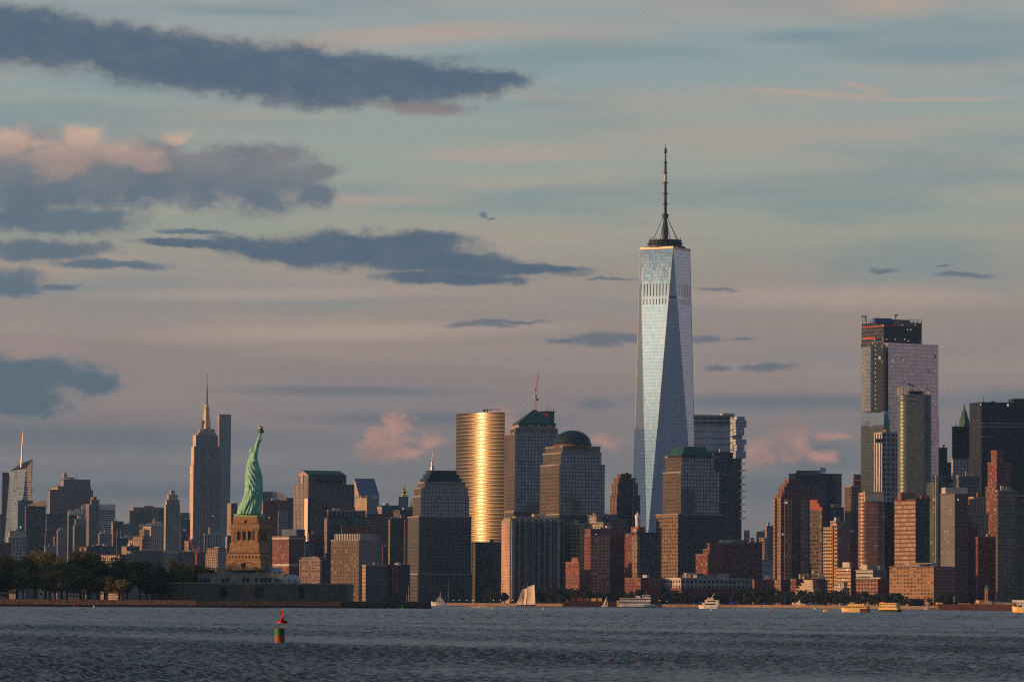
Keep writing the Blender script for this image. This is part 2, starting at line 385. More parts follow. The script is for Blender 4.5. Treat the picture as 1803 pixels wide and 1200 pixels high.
S('teal_glass', (.04, .07, .08), (.05, .16, .17), 4, 3.4, .82, .72, metal=.35, rough=.06, jit=.01, lit=.0015)
S('green_glass', (.10, .13, .12), (.045, .08, .075), 3.8, 3.4, .8, .7, metal=.3, rough=.08, jit=.03)
S('black_steel', (.012, .014, .02), (.012, .018, .028), 4, 3.2, .72, .6, rough=.2, wr=.5, lit=.003, blind=.06, bc=(.08, .08, .09))
S('pale_glass', (.3, .34, .38), (.42, .48, .54), 4, 3, .86, .8, metal=.75, rough=.05, jit=.004)
S('mirror_glass', (.13, .17, .21), (.40, .53, .66), 4.0, 1.6, .97, .95, metal=.85, rough=.04, jit=.004, lit=.0008, blind=.0)
S('mirror_slots', (.52, .64, .76), (.05, .06, .08), 40, 3.2, .30, .92, metal=.3, rough=.2, jit=.004, lit=0, blind=0, wr=.06, wm=.85)
S('pink_sky_glass', (.3, .26, .27), (.80, .73, .75), 4.2, 3.0, .93, .92, metal=.75, rough=.06, jit=.004, lit=.001, blind=.03)  # pink of the reflected sky is put into the glass tint
S('granite_glass', (.10, .095, .10), (.34, .38, .44), 3.9, 3.9, .8, .8, metal=.6, rough=.045, jit=.0025, lit=0, blind=.05)
S('granite_bands', (.095, .082, .075), (.05, .05, .055), 3.9, 3.2, .94, .42, sp=(.095, .082, .075), metal=.2)
S('granite_punched', (.115, .105, .112), (.018, .022, .03), 3.9, 3.7, .5, .55, metal=.1, lit=0, blind=.04)
S('granite_pale', (.24, .225, .225), (.10, .10, .11), 3.9, 3.7, .1, .1)
S('granite_bronze', (.105, .09, .08), (.065, .055, .05), 4.2, 40, 1.01, .2, sp=(.105, .09, .08))
S('gold_bands', (.12, .10, .07), (.07, .06, .05), 4.15, 2.6, .88, .66, metal=.4, rough=.22, jit=.03, lit=0, blind=.10, wr=.5, wm=.8, sp=(.30, .24, .15), bc=(.05, .05, .05))
S('grey_piers', (.25, .25, .28), (.03, .035, .045), 3.2, 5.2, .62, 1.01, lit=0)
S('sunlit_piers', (.62, .42, .32), (.05, .04, .04), 3.2, 3.6, .45, .62, sp=(.2, .15, .13))  # pier facade with warm sunlight put into its colour, for sunlit ends
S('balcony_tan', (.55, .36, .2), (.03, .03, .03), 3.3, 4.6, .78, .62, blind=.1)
S('red_banded', (.21, .065, .05), (.24, .20, .18), 3.5, 3.2, .9, .62, metal=.4, rough=.5, jit=.03, blind=.2, bc=(.36, .3, .25), sp=(.21, .065, .05))
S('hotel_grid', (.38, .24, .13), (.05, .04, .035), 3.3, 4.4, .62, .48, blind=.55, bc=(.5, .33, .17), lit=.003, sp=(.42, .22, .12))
S('gilded_glass', (.12, .13, .135), (.12, .17, .19), 3.8, 1.8, .88, .72, metal=.35, rough=.42, jit=.02, blind=.04)
S('amber_rows', (.24, .175, .125), (.05, .045, .045), 3.7, 2.8, .55, .55, blind=.2, bc=(.4, .28, .15))
S('open_frame', (.10, .10, .11), (.015, .02, .028), 4.6, 4.5, .82, .66, lit=.008, blind=.2, bc=(.13, .14, .16))
S('construction', (.02, .028, .035), (.012, .02, .03), 4.2, 6, .9, .8, lit=.01, blind=.05)
def sm(n): return STY[n][0]

M = dict(
    roof=mat('roof_gravel', (.10, .095, .09), .9), metal=mat('grey_metal', (.3, .31, .33), .45, .3), dark=mat('dark_metal', (.03, .035, .045), .5, .2),
    white=mat('white_paint', (.75, .74, .72), .45), steel=mat('brushed_steel', (.55, .45, .34), .48, .75, .08), gilt=mat('gilt_band', (.165, .14, .10), .33, .98, .08), gold=mat('gilding', (.95, .55, .12), .22, 1.0, .1),
    green=mat('green_copper', (.022, .105, .095), .6, 0, .2, .1), dgreen=mat('dark_green_copper', (.012, .035, .04), .5, .2, .2, .1), red=mat('red_paint', (.55, .035, .03), .45, 0, .25, 1.0),
    conc=mat('plain_concrete', (.30, .28, .27), .85), tan=mat('tan_masonry', (.5, .36, .24), .85), brick=mat('plain_brick', (.3, .1, .07), .85),
    black=mat('black_opening', (.008, .009, .012), .4), navy=mat('navy_panel', (.02, .05, .11), .4), orange=mat('orange_netting', (.5, .10, .05), .7),
    bluebox=mat('blue_panel', (.05, .10, .2), .5), pale=mat('pale_panel', (.48, .47, .47), .6), brown=mat('brown_masonry', (.18, .12, .10), .85))
# ------------------------------------------------------------------ water, land
def build_water():
    rng = np.random.default_rng(5)
    ys = [165.0]
    while ys[-1] < 4700:
        y = ys[-1]
        ys.append(y + (0.22 if y < 380 else 0.22 * (y / 380) ** 1.22))
    ys = np.array(ys); n = 620
    ts = np.linspace(-0.19, 0.19, n)
    Y = np.repeat(ys[:, None], n, 1); X = Y * ts[None, :]
    dyr = np.gradient(ys)
    Z = np.zeros_like(X)
    patch = 0.75 + 0.35 * np.sin(X / 37 + 1.3 * np.sin(Y / 90)) * np.sin(Y / 61 + .7) + 0.25 * np.sin(X / 11 + Y / 23)
    for i in range(64):
        lam = 0.45 * 5 ** rng.random() if i < 52 else 3.5 + 5 * rng.random()
        th = rng.normal(-0.4, 0.95) + math.pi / 2
        k = 2 * math.pi / lam
        amp = 0.0165 * lam ** 0.45 * (0.5 + rng.random()) * (1.0 if i < 52 else np.clip((Y - 450) / 600, .12, 1.3))
        fade = np.clip((lam / (2.6 * dyr) - 0.75) / 0.8, 0, 1)[:, None]
        ph = k * (math.cos(th) * X + math.sin(th) * Y) + rng.random() * 6.283
        w = np.cos(ph)
        Z += amp * fade * (w + 0.35 * np.cos(2 * ph)) * (patch if lam < 5 else 1.0)
    Z *= np.clip((0.19 - np.abs(ts)) / .02, 0, 1)[None, :] * np.clip((ys - 165) / 15, 0, 1)[:, None]
    Z -= 0.05
    m = len(ys)
    v = np.stack([X, Y, Z], -1).reshape(-1, 3)
    y0, y1 = ys[0], ys[-1]; e0, e1 = y0 * .19, y1 * .19
    flat = np.array([(-9000, -400, -.05), (9000, -400, -.05), (9000, y0, -.05), (e0, y0, -.05), (-e0, y0, -.05), (-9000, y0, -.05), (9000, y1, -.05), (e1, y1, -.05), (-e1, y1, -.05), (-9000, y1, -.05), (9000, 14000, -.05), (-9000, 14000, -.05)])
    a = (np.arange(m - 1)[:, None] * n + np.arange(n - 1)[None, :]).reshape(-1)
    q = np.stack([a, a + 1, a + n + 1, a + n], -1)
    base = len(v)
    v = np.concatenate([v, flat]); q = np.concatenate([q, base + np.array([[0, 1, 2, 5], [3, 2, 6, 7], [5, 4, 8, 9], [9, 6, 10, 11]])])
    me = bpy.data.meshes.new('water')
    me.vertices.add(len(v)); me.vertices.foreach_set('co', v.astype(np.float32).ravel())
    me.loops.add(q.size); me.loops.foreach_set('vertex_index', q.astype(np.int32).ravel())
    me.polygons.add(len(q)); me.polygons.foreach_set('loop_start', np.arange(0, q.size, 4, dtype=np.int32))
    me.polygons.foreach_set('use_smooth', np.ones(len(q), bool))
    me.update(calc_edges=True)
    m_ = bpy.data.materials.new('harbour_water'); m_.use_nodes = True
    T = NT(m_.node_tree); T.N.clear()
    oc = T.new('ShaderNodeTexCoord').outputs['Object']
    n1 = T.noise(T.vm('MULTIPLY', oc, (1.1, 1.4, 1)), 1.0, 7.0, .7).outputs[0]
    gust = T.noise(T.vm('MULTIPLY', oc, (.09, .035, 1)), 1.0, 6.0, .62).outputs[0]
    bp = T.new('ShaderNodeBump', {'Strength': T.ss(gust, .32, .66, .25, 1.0), 'Distance': .55, 'Height': n1})
    big = T.noise(T.vm('MULTIPLY', oc, (.012, .004, 1)), 1.0, 3.0, .5).outputs[0]
    col = T.mix(T.ss(big, .35, .65), (.044, .049, .050, 1), (.056, .060, .060, 1))
    b = T.new('ShaderNodeBsdfPrincipled', {'Base Color': col, 'Roughness': .22, 'IOR': 1.333, 'Normal': bp})
    T.L.new(b.outputs[0], T.new('ShaderNodeOutputMaterial').inputs[0])
    me.materials.append(m_)
    o = bpy.data.objects.new('water', me)
    link(o); tag(o, None, kind='structure')
build_water()

LZ = 2.0                                     # street level
SHORE = [(-500, 4900), (700, 4430), (1000, 4195), (1300, 4085), (1480, 3850), (1640, 3570), (1900, 3400), (2300, 3300)]
def shore_pt(px, D, z=0.0):
    p = at(px, 1066, D); return (p.x, p.y, z)
front_pts = [shore_pt(*s)[:2] for s in SHORE]
foot_land = front_pts + [(5200, 13500), (-5200, 13500)]
mb = MB(); mb.prism(foot_land, -2.0, LZ)
g = mb.build('ground', mat('city_ground', (.10, .10, .095), .95)); tag(g, None, kind='structure')
mb = MB()
for (a, b) in zip(front_pts, front_pts[1:]):
    d = Vector((b[0] - a[0], b[1] - a[1])).normalized(); nx, ny = d.y, -d.x
    mb.prism([(a[0] + nx * .8, a[1] + ny * .8), (b[0] + nx * .8, b[1] + ny * .8), (b[0] - nx * 1.2, b[1] - ny * 1.2), (a[0] - nx * 1.2, a[1] - ny * 1.2)], -1.5, LZ + .75)
sw = mb.build('seawall', mat('seawall_granite', (.22, .165, .13), .9, 0, .3, .3)); tag(sw, 'long low granite seawall edging the far city waterfront', 'seawall')

# ------------------------------------------------------------------ generic building builder
def corners(xL, xE, xR, y, D, th):
    E = at(xE, y, D); c, s = math.cos(th), math.sin(th)
    tR = at(xR, y, D).x / D; tL = at(xL, y, D).x / D
    w = (tR * E.y - E.x) / (c - tR * s)
    l = (E.x - tL * E.y) / (s + tL * c) if xL < xE - .01 else max(12.0, .6 * w)
    e = Vector((E.x, E.y)); f = Vector((c, s)) * w; b = Vector((-s, c)) * l
    return [tuple(e), tuple(e + f), tuple(e + f + b), tuple(e + b)], E.z

def inflate(ft, k):
    c = Vector((sum(p[0] for p in ft) / len(ft), sum(p[1] for p in ft) / len(ft)))
    out = []
    n = len(ft)
    for i, p in enumerate(ft):
        a = (Vector(p) - Vector(ft[i - 1])).normalized(); b = (Vector(ft[(i + 1) % n]) - Vector(p)).normalized()
        out.append(tuple(Vector(p) + (a - b) * k))
    return out

def scale_foot(ft, s, c=None):
    c = c or (sum(p[0] for p in ft) / len(ft), sum(p[1] for p in ft) / len(ft))
    return [(c[0] + (p[0] - c[0]) * s, c[1] + (p[1] - c[1]) * s) for p in ft]

def theta(t, ratio=.7):
    lp, rp = t[1] - t[0], t[2] - t[1]
    if lp <= 0: return R(2.0)
    return min(max(math.atan(lp / max(rp, 1) / ratio), R(12)), R(62))

def roof_bits(root, ft, z, D, seed, n=2, tall=1.0):
    r = random.Random(seed)
    e = Vector(ft[0]); a = Vector(ft[1]) - e; b = Vector(ft[3]) - e
    for i in range(n):
        u, v = r.uniform(.12, .7), r.uniform(.15, .6)
        w, d, h = min(a.length * r.uniform(.12, .34), 22), min(b.length * r.uniform(.2, .5), 18), r.uniform(2.2, 6.0) * tall
        c = e + a * (u + .08) + b * (v + .1)
        m = MB().box((c.x, c.y, z + h / 2), (w, d, h), rz=math.atan2(a.y, a.x))
        m.build('rooftop_unit', M['pale'] if r.random() < .4 else M['conc'] if r.random() < .6 else M['brown'], root)

def tank(root, p, z, k=1.0, m_='tan'):
    mb = MB()
    mb.lathe([(.2, 0), (.2, 2.2 * k), (2.2 * k, 2.2 * k), (2.2 * k, 6.2 * k), (.2, 8 * k)], (p[0], p[1], z), 12)
    mb.build('water_tank', M[m_], root)

def B(name, label, D, tiers, cat='building', bits=2, th=None, parapet=True, roof='roof', seed=None, group=None, step=3.0, tall=1.0):
    """tiers, lowest first: (x left end, x near corner, x right end, y top, front style, side style); all photo pixels"""
    th = theta(tiers[0]) if th is None else R(th)
    ft0, _ = corners(*tiers[0][:4], D, th)
    root = thing(name, label, cat, (ft0[0][0], ft0[0][1], LZ), group)
    zp = LZ
    for k, t in enumerate(tiers):
        ft, z = corners(*t[:4], D + k * step, th)
        sF = t[4]; sL = t[5] if len(t) > 5 else sF
        m_ = MB(); mi = []; fh = STY[sF][1]
        m_.prism(ft, zp, z, None, [0, 1, 0, 1], 2, STY[sF][2], fh, LZ)
        tier_o = m_.build('body' if k == 0 else 'upper_tier', [sm(sF), sm(sL), M[roof]], root)
        if parapet:
            pf = inflate(ft, .35)
            pm = MB(); pm.prism(pf, z - .5, z + 1.0)
            pm.build('parapet', PARA[sF] if sF in PARA else M['conc'], tier_o)
        zp = z
    if bits: roof_bits(root, ft, zp, D, seed or int(tiers[0][0] * 7 + D), bits, tall)
    globals()['LAST'] = root
    return root, ft, zp
PARA = {}
for k_, m_ in (('red_brick', 'brick'), ('dark_brick', 'brown'), ('brown_stone', 'brown'), ('brown_piers', 'brown'), ('navy_glass', 'dark'), ('dark_glass', 'dark'), ('teal_glass', 'dark'),
               ('black_steel', 'dark'), ('white_bands', 'pale'), ('white_grid', 'pale'), ('white_piers', 'pale'), ('tan_stone', 'tan'), ('mirror_glass', 'steel'), ('balcony_tan', 'tan'),
               ('construction', 'dark'), ('green_glass', 'dark'), ('pink_sky_glass', 'steel'), ('granite_glass', 'conc'), ('limestone', 'tan')): PARA[k_] = M[m_]

def P_box(root, name, x0, x1, y0, y1, D, dep, m_, rz=R(10)):
    "a box part given by its picture extent, distance and depth"
    a, b = at(x0, y1, D), at(x1, y0, D)
    mb = MB().box(((a.x + b.x) / 2, D + dep / 2, (a.z + b.z) / 2), (b.x - a.x, dep, b.z - a.z), rz=rz)
    return mb.build(name, m_, root)

def mast(root, px, y0, y1, D, r=.5, m_='dark', name='mast', r2=.15):
    a = at(px, y1, D); b = at(px, y0, D)
    return MB().tube(a, (a.x, a.y, b.z), r, r2).build(name, M[m_] if isinstance(m_, str) else m_, root)

# ------------------------------------------------------------------ midtown, farthest left
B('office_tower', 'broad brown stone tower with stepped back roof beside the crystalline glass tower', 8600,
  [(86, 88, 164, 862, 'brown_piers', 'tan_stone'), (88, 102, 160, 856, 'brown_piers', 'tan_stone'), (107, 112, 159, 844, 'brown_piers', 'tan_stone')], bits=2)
_r = LAST
_p = at(113, 843, 8615); MB().lathe([(.3, 0), (1.2, 2), (4.0, 4), (5.0, 8), (4.0, 12), (.5, 14)], (_p.x, _p.y + 8, _p.z), 12).build('roof_globe', M['tan'], _r, True)
mast(_r, 134, 832, 846, 8640, 1.0)
B('glass_tower', 'dark teal glass slab standing in front of the crystalline tower', 7600, [(31, 32, 58, 882, 'teal_glass')])
B('apartment_tower', 'glassy apartment tower with a slanted pale crown above the island trees', 6900, [(44, 46, 81, 891, 'dark_glass', 'brown_stone')], bits=0)
_r = LAST
_a = at(47, 891, 6903); _b = at(81, 891, 6903); _t0 = at(47, 888, 6903).z; _t1 = at(81, 879, 6903).z
MB().prism([(_a.x, 6903), (_b.x, 6903), (_b.x, 6922), (_a.x, 6922)], _a.z, _t0).quad([(_a.x, 6903, _t0), (_b.x, 6903, _t0), (_b.x, 6903, _t1)])
_m = MB(); _m.prism([(_a.x, 6903), (_b.x, 6903), (_b.x, 6922), (_a.x, 6922)], _a.z, _a.z + 3)
_m.quad([(_a.x, 6903, _a.z + 3), (_b.x, 6903, _a.z + 3), (_b.x, 6903, _t1), (_a.x, 6903, _t0)]); _m.quad([(_a.x, 6905, _t0), (_b.x, 6905, _t1), (_b.x, 6905, _a.z + 3), (_a.x, 6905, _a.z + 3)])
_m.quad([(_a.x, 6903, _t0), (_b.x, 6903, _t1), (_b.x, 6905, _t1), (_a.x, 6905, _t0)]); _m.quad([(_b.x, 6903, _a.z + 3), (_b.x, 6905, _a.z + 3), (_b.x, 6905, _t1), (_b.x, 6903, _t1)])
_m.build('crown_screen', M['tan'], _r)
B('office_block', 'wide navy glass block between the slanted crown apartments and a slim brown tower', 7700, [(81, 82, 118, 905, 'navy_glass')])
B('office_block', 'low pale office block with a lit left edge above the trees', 6400, [(12, 15, 46, 946, 'white_grid', 'pale_concrete'), (15, 17, 45, 935, 'pale_concrete')])
B('brick_tower', 'small stepped brick tower before the navy glass block', 6700, [(79, 80, 94, 943, 'brown_piers'), (80, 81, 90, 934, 'brown_stone'), (81, 82, 86, 931, 'concrete')], bits=0)
B('apartment_tower', 'small blue grey tower with a tapered top before the navy glass block', 6600, [(100, 102, 118, 934, 'concrete'), (103, 105, 116, 931, 'concrete'), (107, 108, 113, 929, 'concrete')], bits=0)
B('office_tower', 'navy slab with a pale roof band and lit left edge behind water tank tower', 7400, [(119, 121, 146, 900, 'dark_glass', 'concrete')], roof='pale')
P_box(LAST, 'roof_band', 121, 147, 897.5, 906, 7390, 6, M['pale'])
_, _f, _z = B('office_tower', 'grey pier tower topped by a golden lit water tank', 6900, [(128, 131, 152, 925, 'mauve_stone', 'tan_stone'), (131, 133, 152, 914, 'concrete', 'tan_stone')])
tank(LAST, (_f[0][0] + 4, _f[0][1] + 5), _z, .9, 'tan')
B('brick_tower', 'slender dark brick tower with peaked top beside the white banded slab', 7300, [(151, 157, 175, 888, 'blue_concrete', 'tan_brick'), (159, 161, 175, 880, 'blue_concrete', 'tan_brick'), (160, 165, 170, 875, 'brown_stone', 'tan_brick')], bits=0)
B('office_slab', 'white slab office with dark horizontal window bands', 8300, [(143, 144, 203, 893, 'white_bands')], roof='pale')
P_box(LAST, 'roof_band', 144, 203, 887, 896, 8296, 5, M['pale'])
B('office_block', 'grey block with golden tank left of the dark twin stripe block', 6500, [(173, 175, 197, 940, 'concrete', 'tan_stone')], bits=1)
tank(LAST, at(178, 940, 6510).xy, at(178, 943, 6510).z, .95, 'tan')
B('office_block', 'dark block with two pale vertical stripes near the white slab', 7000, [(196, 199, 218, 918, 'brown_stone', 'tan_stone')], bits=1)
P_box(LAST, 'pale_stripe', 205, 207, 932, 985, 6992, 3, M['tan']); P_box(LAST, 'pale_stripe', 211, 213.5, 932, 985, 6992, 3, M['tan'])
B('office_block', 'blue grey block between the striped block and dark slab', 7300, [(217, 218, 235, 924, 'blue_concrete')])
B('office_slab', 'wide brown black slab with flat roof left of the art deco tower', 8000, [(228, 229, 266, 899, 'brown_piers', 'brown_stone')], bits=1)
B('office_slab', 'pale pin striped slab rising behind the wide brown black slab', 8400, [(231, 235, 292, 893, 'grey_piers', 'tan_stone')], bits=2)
B('office_block', 'near black block beside the art deco tower', 7900, [(276, 277, 292, 898, 'navy_glass')], bits=1)
B('office_tower', 'white framed block with gold lit piers and a roof globe', 7000, [(246, 266, 286, 924, 'white_piers', 'sunlit_piers')], roof='pale', bits=1)
_r = LAST; P_box(_r, 'cornice', 245.5, 286.5, 922.5, 926, 6990, 5, M['pale'])
P_box(_r, 'penthouse', 269, 284, 917, 924, 7010, 15, M['pale']); tank(_r, at(272, 918, 7015).xy, at(272, 920, 7015).z, .9, 'tan')
B('setback_block', 'small golden lit stepped brick block below the white framed block', 6300, [(226, 250, 266, 950, 'dark_glass', 'sunlit_piers'), (234, 252, 266, 944, 'brown_stone', 'tan_stone'), (246, 254, 263, 933, 'concrete', 'tan_stone')], bits=1)
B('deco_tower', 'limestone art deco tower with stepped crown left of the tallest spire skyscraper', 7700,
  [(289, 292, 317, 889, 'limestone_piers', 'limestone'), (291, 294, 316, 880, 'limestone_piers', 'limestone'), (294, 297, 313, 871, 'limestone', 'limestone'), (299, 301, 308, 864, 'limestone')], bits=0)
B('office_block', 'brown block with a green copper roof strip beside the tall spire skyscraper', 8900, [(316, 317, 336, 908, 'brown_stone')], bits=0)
P_box(LAST, 'roof', 317, 336, 902, 908, 8905, 20, M['green'])
B('office_block', 'dark block below the green strip roof', 7900, [(317, 318, 335, 915, 'navy_glass')], bits=1)
B('office_block', 'low navy block with white rooftop unit behind the red crane', 6600, [(317, 319, 334, 937, 'dark_glass')], bits=2)
B('slender_tower', 'very slender white grid tower behind the tall spire skyscraper', 9100, [(383, 386.3, 407, 729, 'white_grid', 'sunlit_piers')], bits=0, parapet=False)
B('apartment_tower', 'slim striped tower with gold lit left side behind the statue pedestal', 6900, [(397, 400, 419, 943, 'dark_glass', 'tan_stone'), (400, 407, 418, 886, 'grey_piers', 'tan_stone')], bits=1)
B('office_block', 'block of white window piers at the foot of the tall spire skyscraper', 6700, [(359, 360, 390, 940, 'white_piers', 'concrete'), (367, 369, 386, 930, 'concrete')], bits=1)
B('office_block', 'orange lit tan block with square windows left of the pedestal', 6100, [(356, 383, 399, 975, 'blue_concrete', 'tan_stone'), (364, 384, 399, 965, 'navy_glass', 'tan_stone')], bits=1)
B('slab_block', 'narrow grey block with lit top behind the red crane', 6300, [(325, 332, 345, 953, 'blue_concrete', 'tan_stone')], bits=1)
B('loft_building', 'low yellow lit loft with a row of square windows above the trees', 5600, [(178, 211, 246, 977, 'brown_stone', 'amber_rows')], bits=2, parapet=True)
B('loft_building', 'low brown loft with stepped roof beside the yellow loft', 5700, [(214, 223, 246, 962, 'brown_stone', 'tan_stone')], bits=1)
B('loft_building', 'low dusky loft with white roof domes below the white framed block', 5750, [(240, 242, 288, 970, 'brown_stone')], bits=3)
B('loft_building', 'low pale loft with small roof chimneys below the art deco tower', 5800, [(276, 278, 312, 974, 'concrete')], bits=3)
B('loft_building', 'long low navy roofed warehouse behind the island trees', 6000, [(140, 152, 200, 962, 'navy_glass', 'tan_stone')], bits=3)
B('loft_building', 'low brick row at the far left edge above the trees', 5700, [(-30, -28, 20, 955, 'dark_brick')], bits=2)
B('office_block', 'far left edge blue block beside the crystalline tower', 8000, [(-40, -38, 4, 905, 'blue_concrete')], bits=1)
B('office_block', 'mid grey block filling the gap left of slender brick tower', 6800, [(94, 96, 102, 945, 'blue_concrete')], bits=0)
B('office_block', 'low grey block between the tree tops and small tapered tower', 6000, [(78, 80, 100, 962, 'concrete')], bits=1)
B('loft_building', 'low brown roofline with lit bulkheads behind the red crane', 5900, [(310, 312, 362, 972, 'brown_stone')], bits=3)
B('office_block', 'dark blue block low between striped block and golden stepped block', 6500, [(205, 206, 240, 948, 'navy_glass')], bits=2)

# ------------------------------------------------------------------ between the statue and the harbour towers
B('office_block', 'dark brick block with pale glazed corner right of the statue', 5900, [(458, 463, 506, 881, 'dark_brick', 'tan_stone')], bits=1)
P_box(LAST, 'glazed_corner', 489, 506.4, 898, 955, 5886, 8, sm('blue_concrete'))
_r, _f, _z = B('office_tower', 'grey tower with curved pale roof behind the dark brick block', 6900, [(461, 462, 478, 865, 'blue_concrete'), ], bits=0, parapet=False)
_pts = [(476, 864), (484, 864.5), (492, 866.5), (500, 870), (508, 875), (508, 882), (476, 882)]
_m = MB(); _pf = [at(x, y, 6905) for x, y in _pts]; _nb = len(_pf)
_m.quad([(p.x, 6905, p.z) for p in reversed(_pf)]); _m.quad([(p.x, 6935, p.z) for p in _pf])
for i in range(_nb): a, b = _pf[i], _pf[(i + 1) % _nb]; _m.quad([(a.x, 6905, a.z), (b.x, 6905, b.z), (b.x, 6935, b.z), (a.x, 6935, a.z)])
_m.build('curved_roof', M['pale'], _r)
B('office_tower', 'plain navy slab squeezed beside the gabled green roof tower', 6600, [(504, 505, 520, 877, 'navy_glass')], bits=0)
# gabled tower with green roof
_r, _f, _z = B('gabled_tower', 'grand granite tower with long green gabled roof and gold lit west bay', 5200,
  [(517, 543, 624, 851, 'mauve_stone', 'limestone_piers'), (524, 543, 610, 836, 'mauve_stone', 'limestone_piers')], bits=0, th=24, parapet=False)
_e = Vector(_f[0]); _u = Vector(_f[1]) - _e; _w = Vector(_f[3]) - _e
_ez = _z; _rz = at(545, 826.5, 5200).z
_m = MB(); q = lambda u, w, z: (*(_e + _u * u + _w * w), z)
_m.quad([q(-.01, -.03, _ez), q(1.01, -.03, _ez), q(.97, .5, _rz), q(-.01, .5, _rz)]); _m.quad([q(1.01, 1.03, _ez), q(-.01, 1.03, _ez), q(-.01, .5, _rz), q(.97, .5, _rz)])
_m.quad([q(1.01, -.03, _ez), q(1.01, 1.03, _ez), q(.97, .5, _rz)]); _m.build('gable_roof', M['green'], _r)
_m = MB(); _m.quad([q(-.005, -.02, _ez), q(-.005, .5, _rz - .6), q(-.005, 1.02, _ez)]); _m.quad([q(-.004, 1.02, _ez), q(-.004, .5, _rz - .6), q(-.004, -.02, _ez)]); _m.build('gable_end', M['tan'], _r)
for i in range(10):
    c = q(.1 + i * .088, -.012, 0); MB().box((c[0], c[1], at(560, 834.5, 5200).z - 1.2), (2.2, 1.2, 3.2), rz=math.atan2(_u.y, _u.x)).build('attic_window', M['black'], _r)
for i in range(8):
    c = q(.2 + i * .092, -.012, 0); MB().box((c[0], c[1], at(560, 845.5, 5200).z), (2.6, 1.2, 5.0), rz=math.atan2(_u.y, _u.x)).build('attic_window', M['black'], _r)
c = q(-.012, .5, 0); MB().box((c[0], c[1], at(530, 842, 5200).z), (1.2, 5, 11), rz=math.atan2(_u.y, _u.x)).build('gable_panel', M['pale'], _r)
_b, _ = corners(536, 542, 547, 877, 5188, R(38)); MB().prism(_b, LZ, at(540, 877, 5188).z, None, [0, 1, 0, 1], 2, 3, 3.9, LZ).build('west_bay', [sm('navy_glass'), M['steel'], M['roof']], _r)
B('slanted_tower', 'far silvery tower with one steep slanted glass roof face', 8200, [(625, 632, 668, 871, 'pale_glass', 'tan_stone')], bits=0, parapet=False)
_r = LAST; _ft, _z = corners(625, 632, 668, 871, 8200, theta((625, 632, 668)))
_e = Vector(_ft[0]); _u = Vector(_ft[1]) - _e; _w = Vector(_ft[3]) - _e; _tz = at(630, 841, 8200).z
_m = MB(); _m.quad([q(0, 0, _z), q(1, 0, _z), q(.92, .9, _tz), q(-.06, .9, _tz)]); _m.build('slanted_roof', M['bluebox'], _r)
_m = MB(); _m.quad([q(0, 0, _z), q(-.06, .9, _tz), q(-.02, 1, _z)]); _m.quad([q(1, 0, _z), q(1, 1, _z), q(.92, .9, _tz)]); _m.quad([q(1, 1, _z), q(-.02, 1, _z), q(-.06, .9, _tz), q(.92, .9, _tz)]); _m.build('gable_end', M['tan'], _r)
B('office_block', 'cream stone block with golden lit left side below the slanted tower', 6800, [(627, 646, 666, 877, 'blue_concrete', 'tan_stone')], bits=1)
P_box(LAST, 'penthouse', 634, 645, 873, 878, 6812, 14, M['tan'])
B('office_block', 'dark navy block with gold lit end left of the clock tower', 6500, [(664, 672, 702, 890, 'navy_glass', 'tan_stone')], bits=2)
_r, _f, _z = B('clock_tower', 'square dark tower crowned by a golden lantern', 7000, [(701, 702, 719, 874, 'blue_concrete')], bits=0)
_p = at(711.5, 874, 7008)
MB().lathe([(6.5, 0), (6.5, 1.5), (3.2, 2.5), (3.2, 7), (4.6, 8), (4.2, 10), (2.2, 13), (1.3, 14), (1.3, 17), (.2, 21)], (_p.x, _p.y, _p.z), 12).build('lantern', M['gold'], _r, True)
_r, _f, _z = B('pyramid_tower', 'dark block with a thin golden pyramid tip behind the stepped crown tower', 6900, [(717, 718, 732, 893, 'navy_glass')], bits=0)
_p = at(724, 894, 6910); MB().lathe([(4.2, 0), (.1, 13)], (_p.x, _p.y, _p.z), 8).build('spire', M['gold'], _r)
B('office_block', 'near black flat roofed block below the clock tower', 5900, [(693, 704, 727, 898, 'black_steel', 'brown_stone')], bits=1)
B('office_block', 'wide teal glass block with a dark lattice top storey', 5000, [(571, 576, 645, 911, 'teal_glass', 'tan_brick'), (576, 578, 644, 899, 'grey_piers', 'brown_stone')], bits=2)
_b = LAST; P_box(_b, 'brick_bay', 601, 643, 925, 955, 4993, 6, sm('dark_brick'))
B('apartment_block', 'brown block with a stack of lit balconies beside the teal glass block', 5250, [(644, 660, 686, 913, 'dark_brick', 'balcony_tan'), (645, 661, 686, 905, 'brown_stone', 'brown_stone')], bits=1)
B('apartment_tower', 'dark teal glass apartments with a red brick pier', 4800, [(684, 687, 720, 913, 'teal_glass', 'tan_brick')], bits=2)
P_box(LAST, 'brick_pier', 711, 716, 914, 1040, 4796, 4, M['brown'])
_r, _f, _z = B('office_block', 'brown ribbed office block with a pale roof storey right of the fort', 4550, [(583, 632, 673, 951, 'concrete', 'amber_rows')], bits=0)
_ft, _ = corners(589, 634, 669, 939, 4556, theta((583, 632, 673))); MB().prism(_ft, _z, at(634, 939, 4556).z, None, [0, 0, 0, 0], 0).build('roof_storey', [sm('white_piers')], _r)
for x in (617, 623): mast(_r, x, 936, 940, 4570, .25)
B('office_block', 'smaller grey block with lit left edge in front of the ribbed office', 4480, [(638, 644, 681, 995, 'granite_punched', 'tan_stone')], bits=1)
_r, _f, _z = B('apartment_block', 'red brick block with white cornice bands right of the pedestal', 4900, [(480, 509, 538, 944, 'dark_brick', 'red_brick')], th=38, bits=0)
for y in (946, 993): 
    _ft, _ = corners(480, 509, 538, y, 4900, R(38)); zc = at(509, y, 4900).z; MB().prism(inflate(_ft, .6), zc - 1.8, zc + .6).build('stone_band', M['pale'], _r)
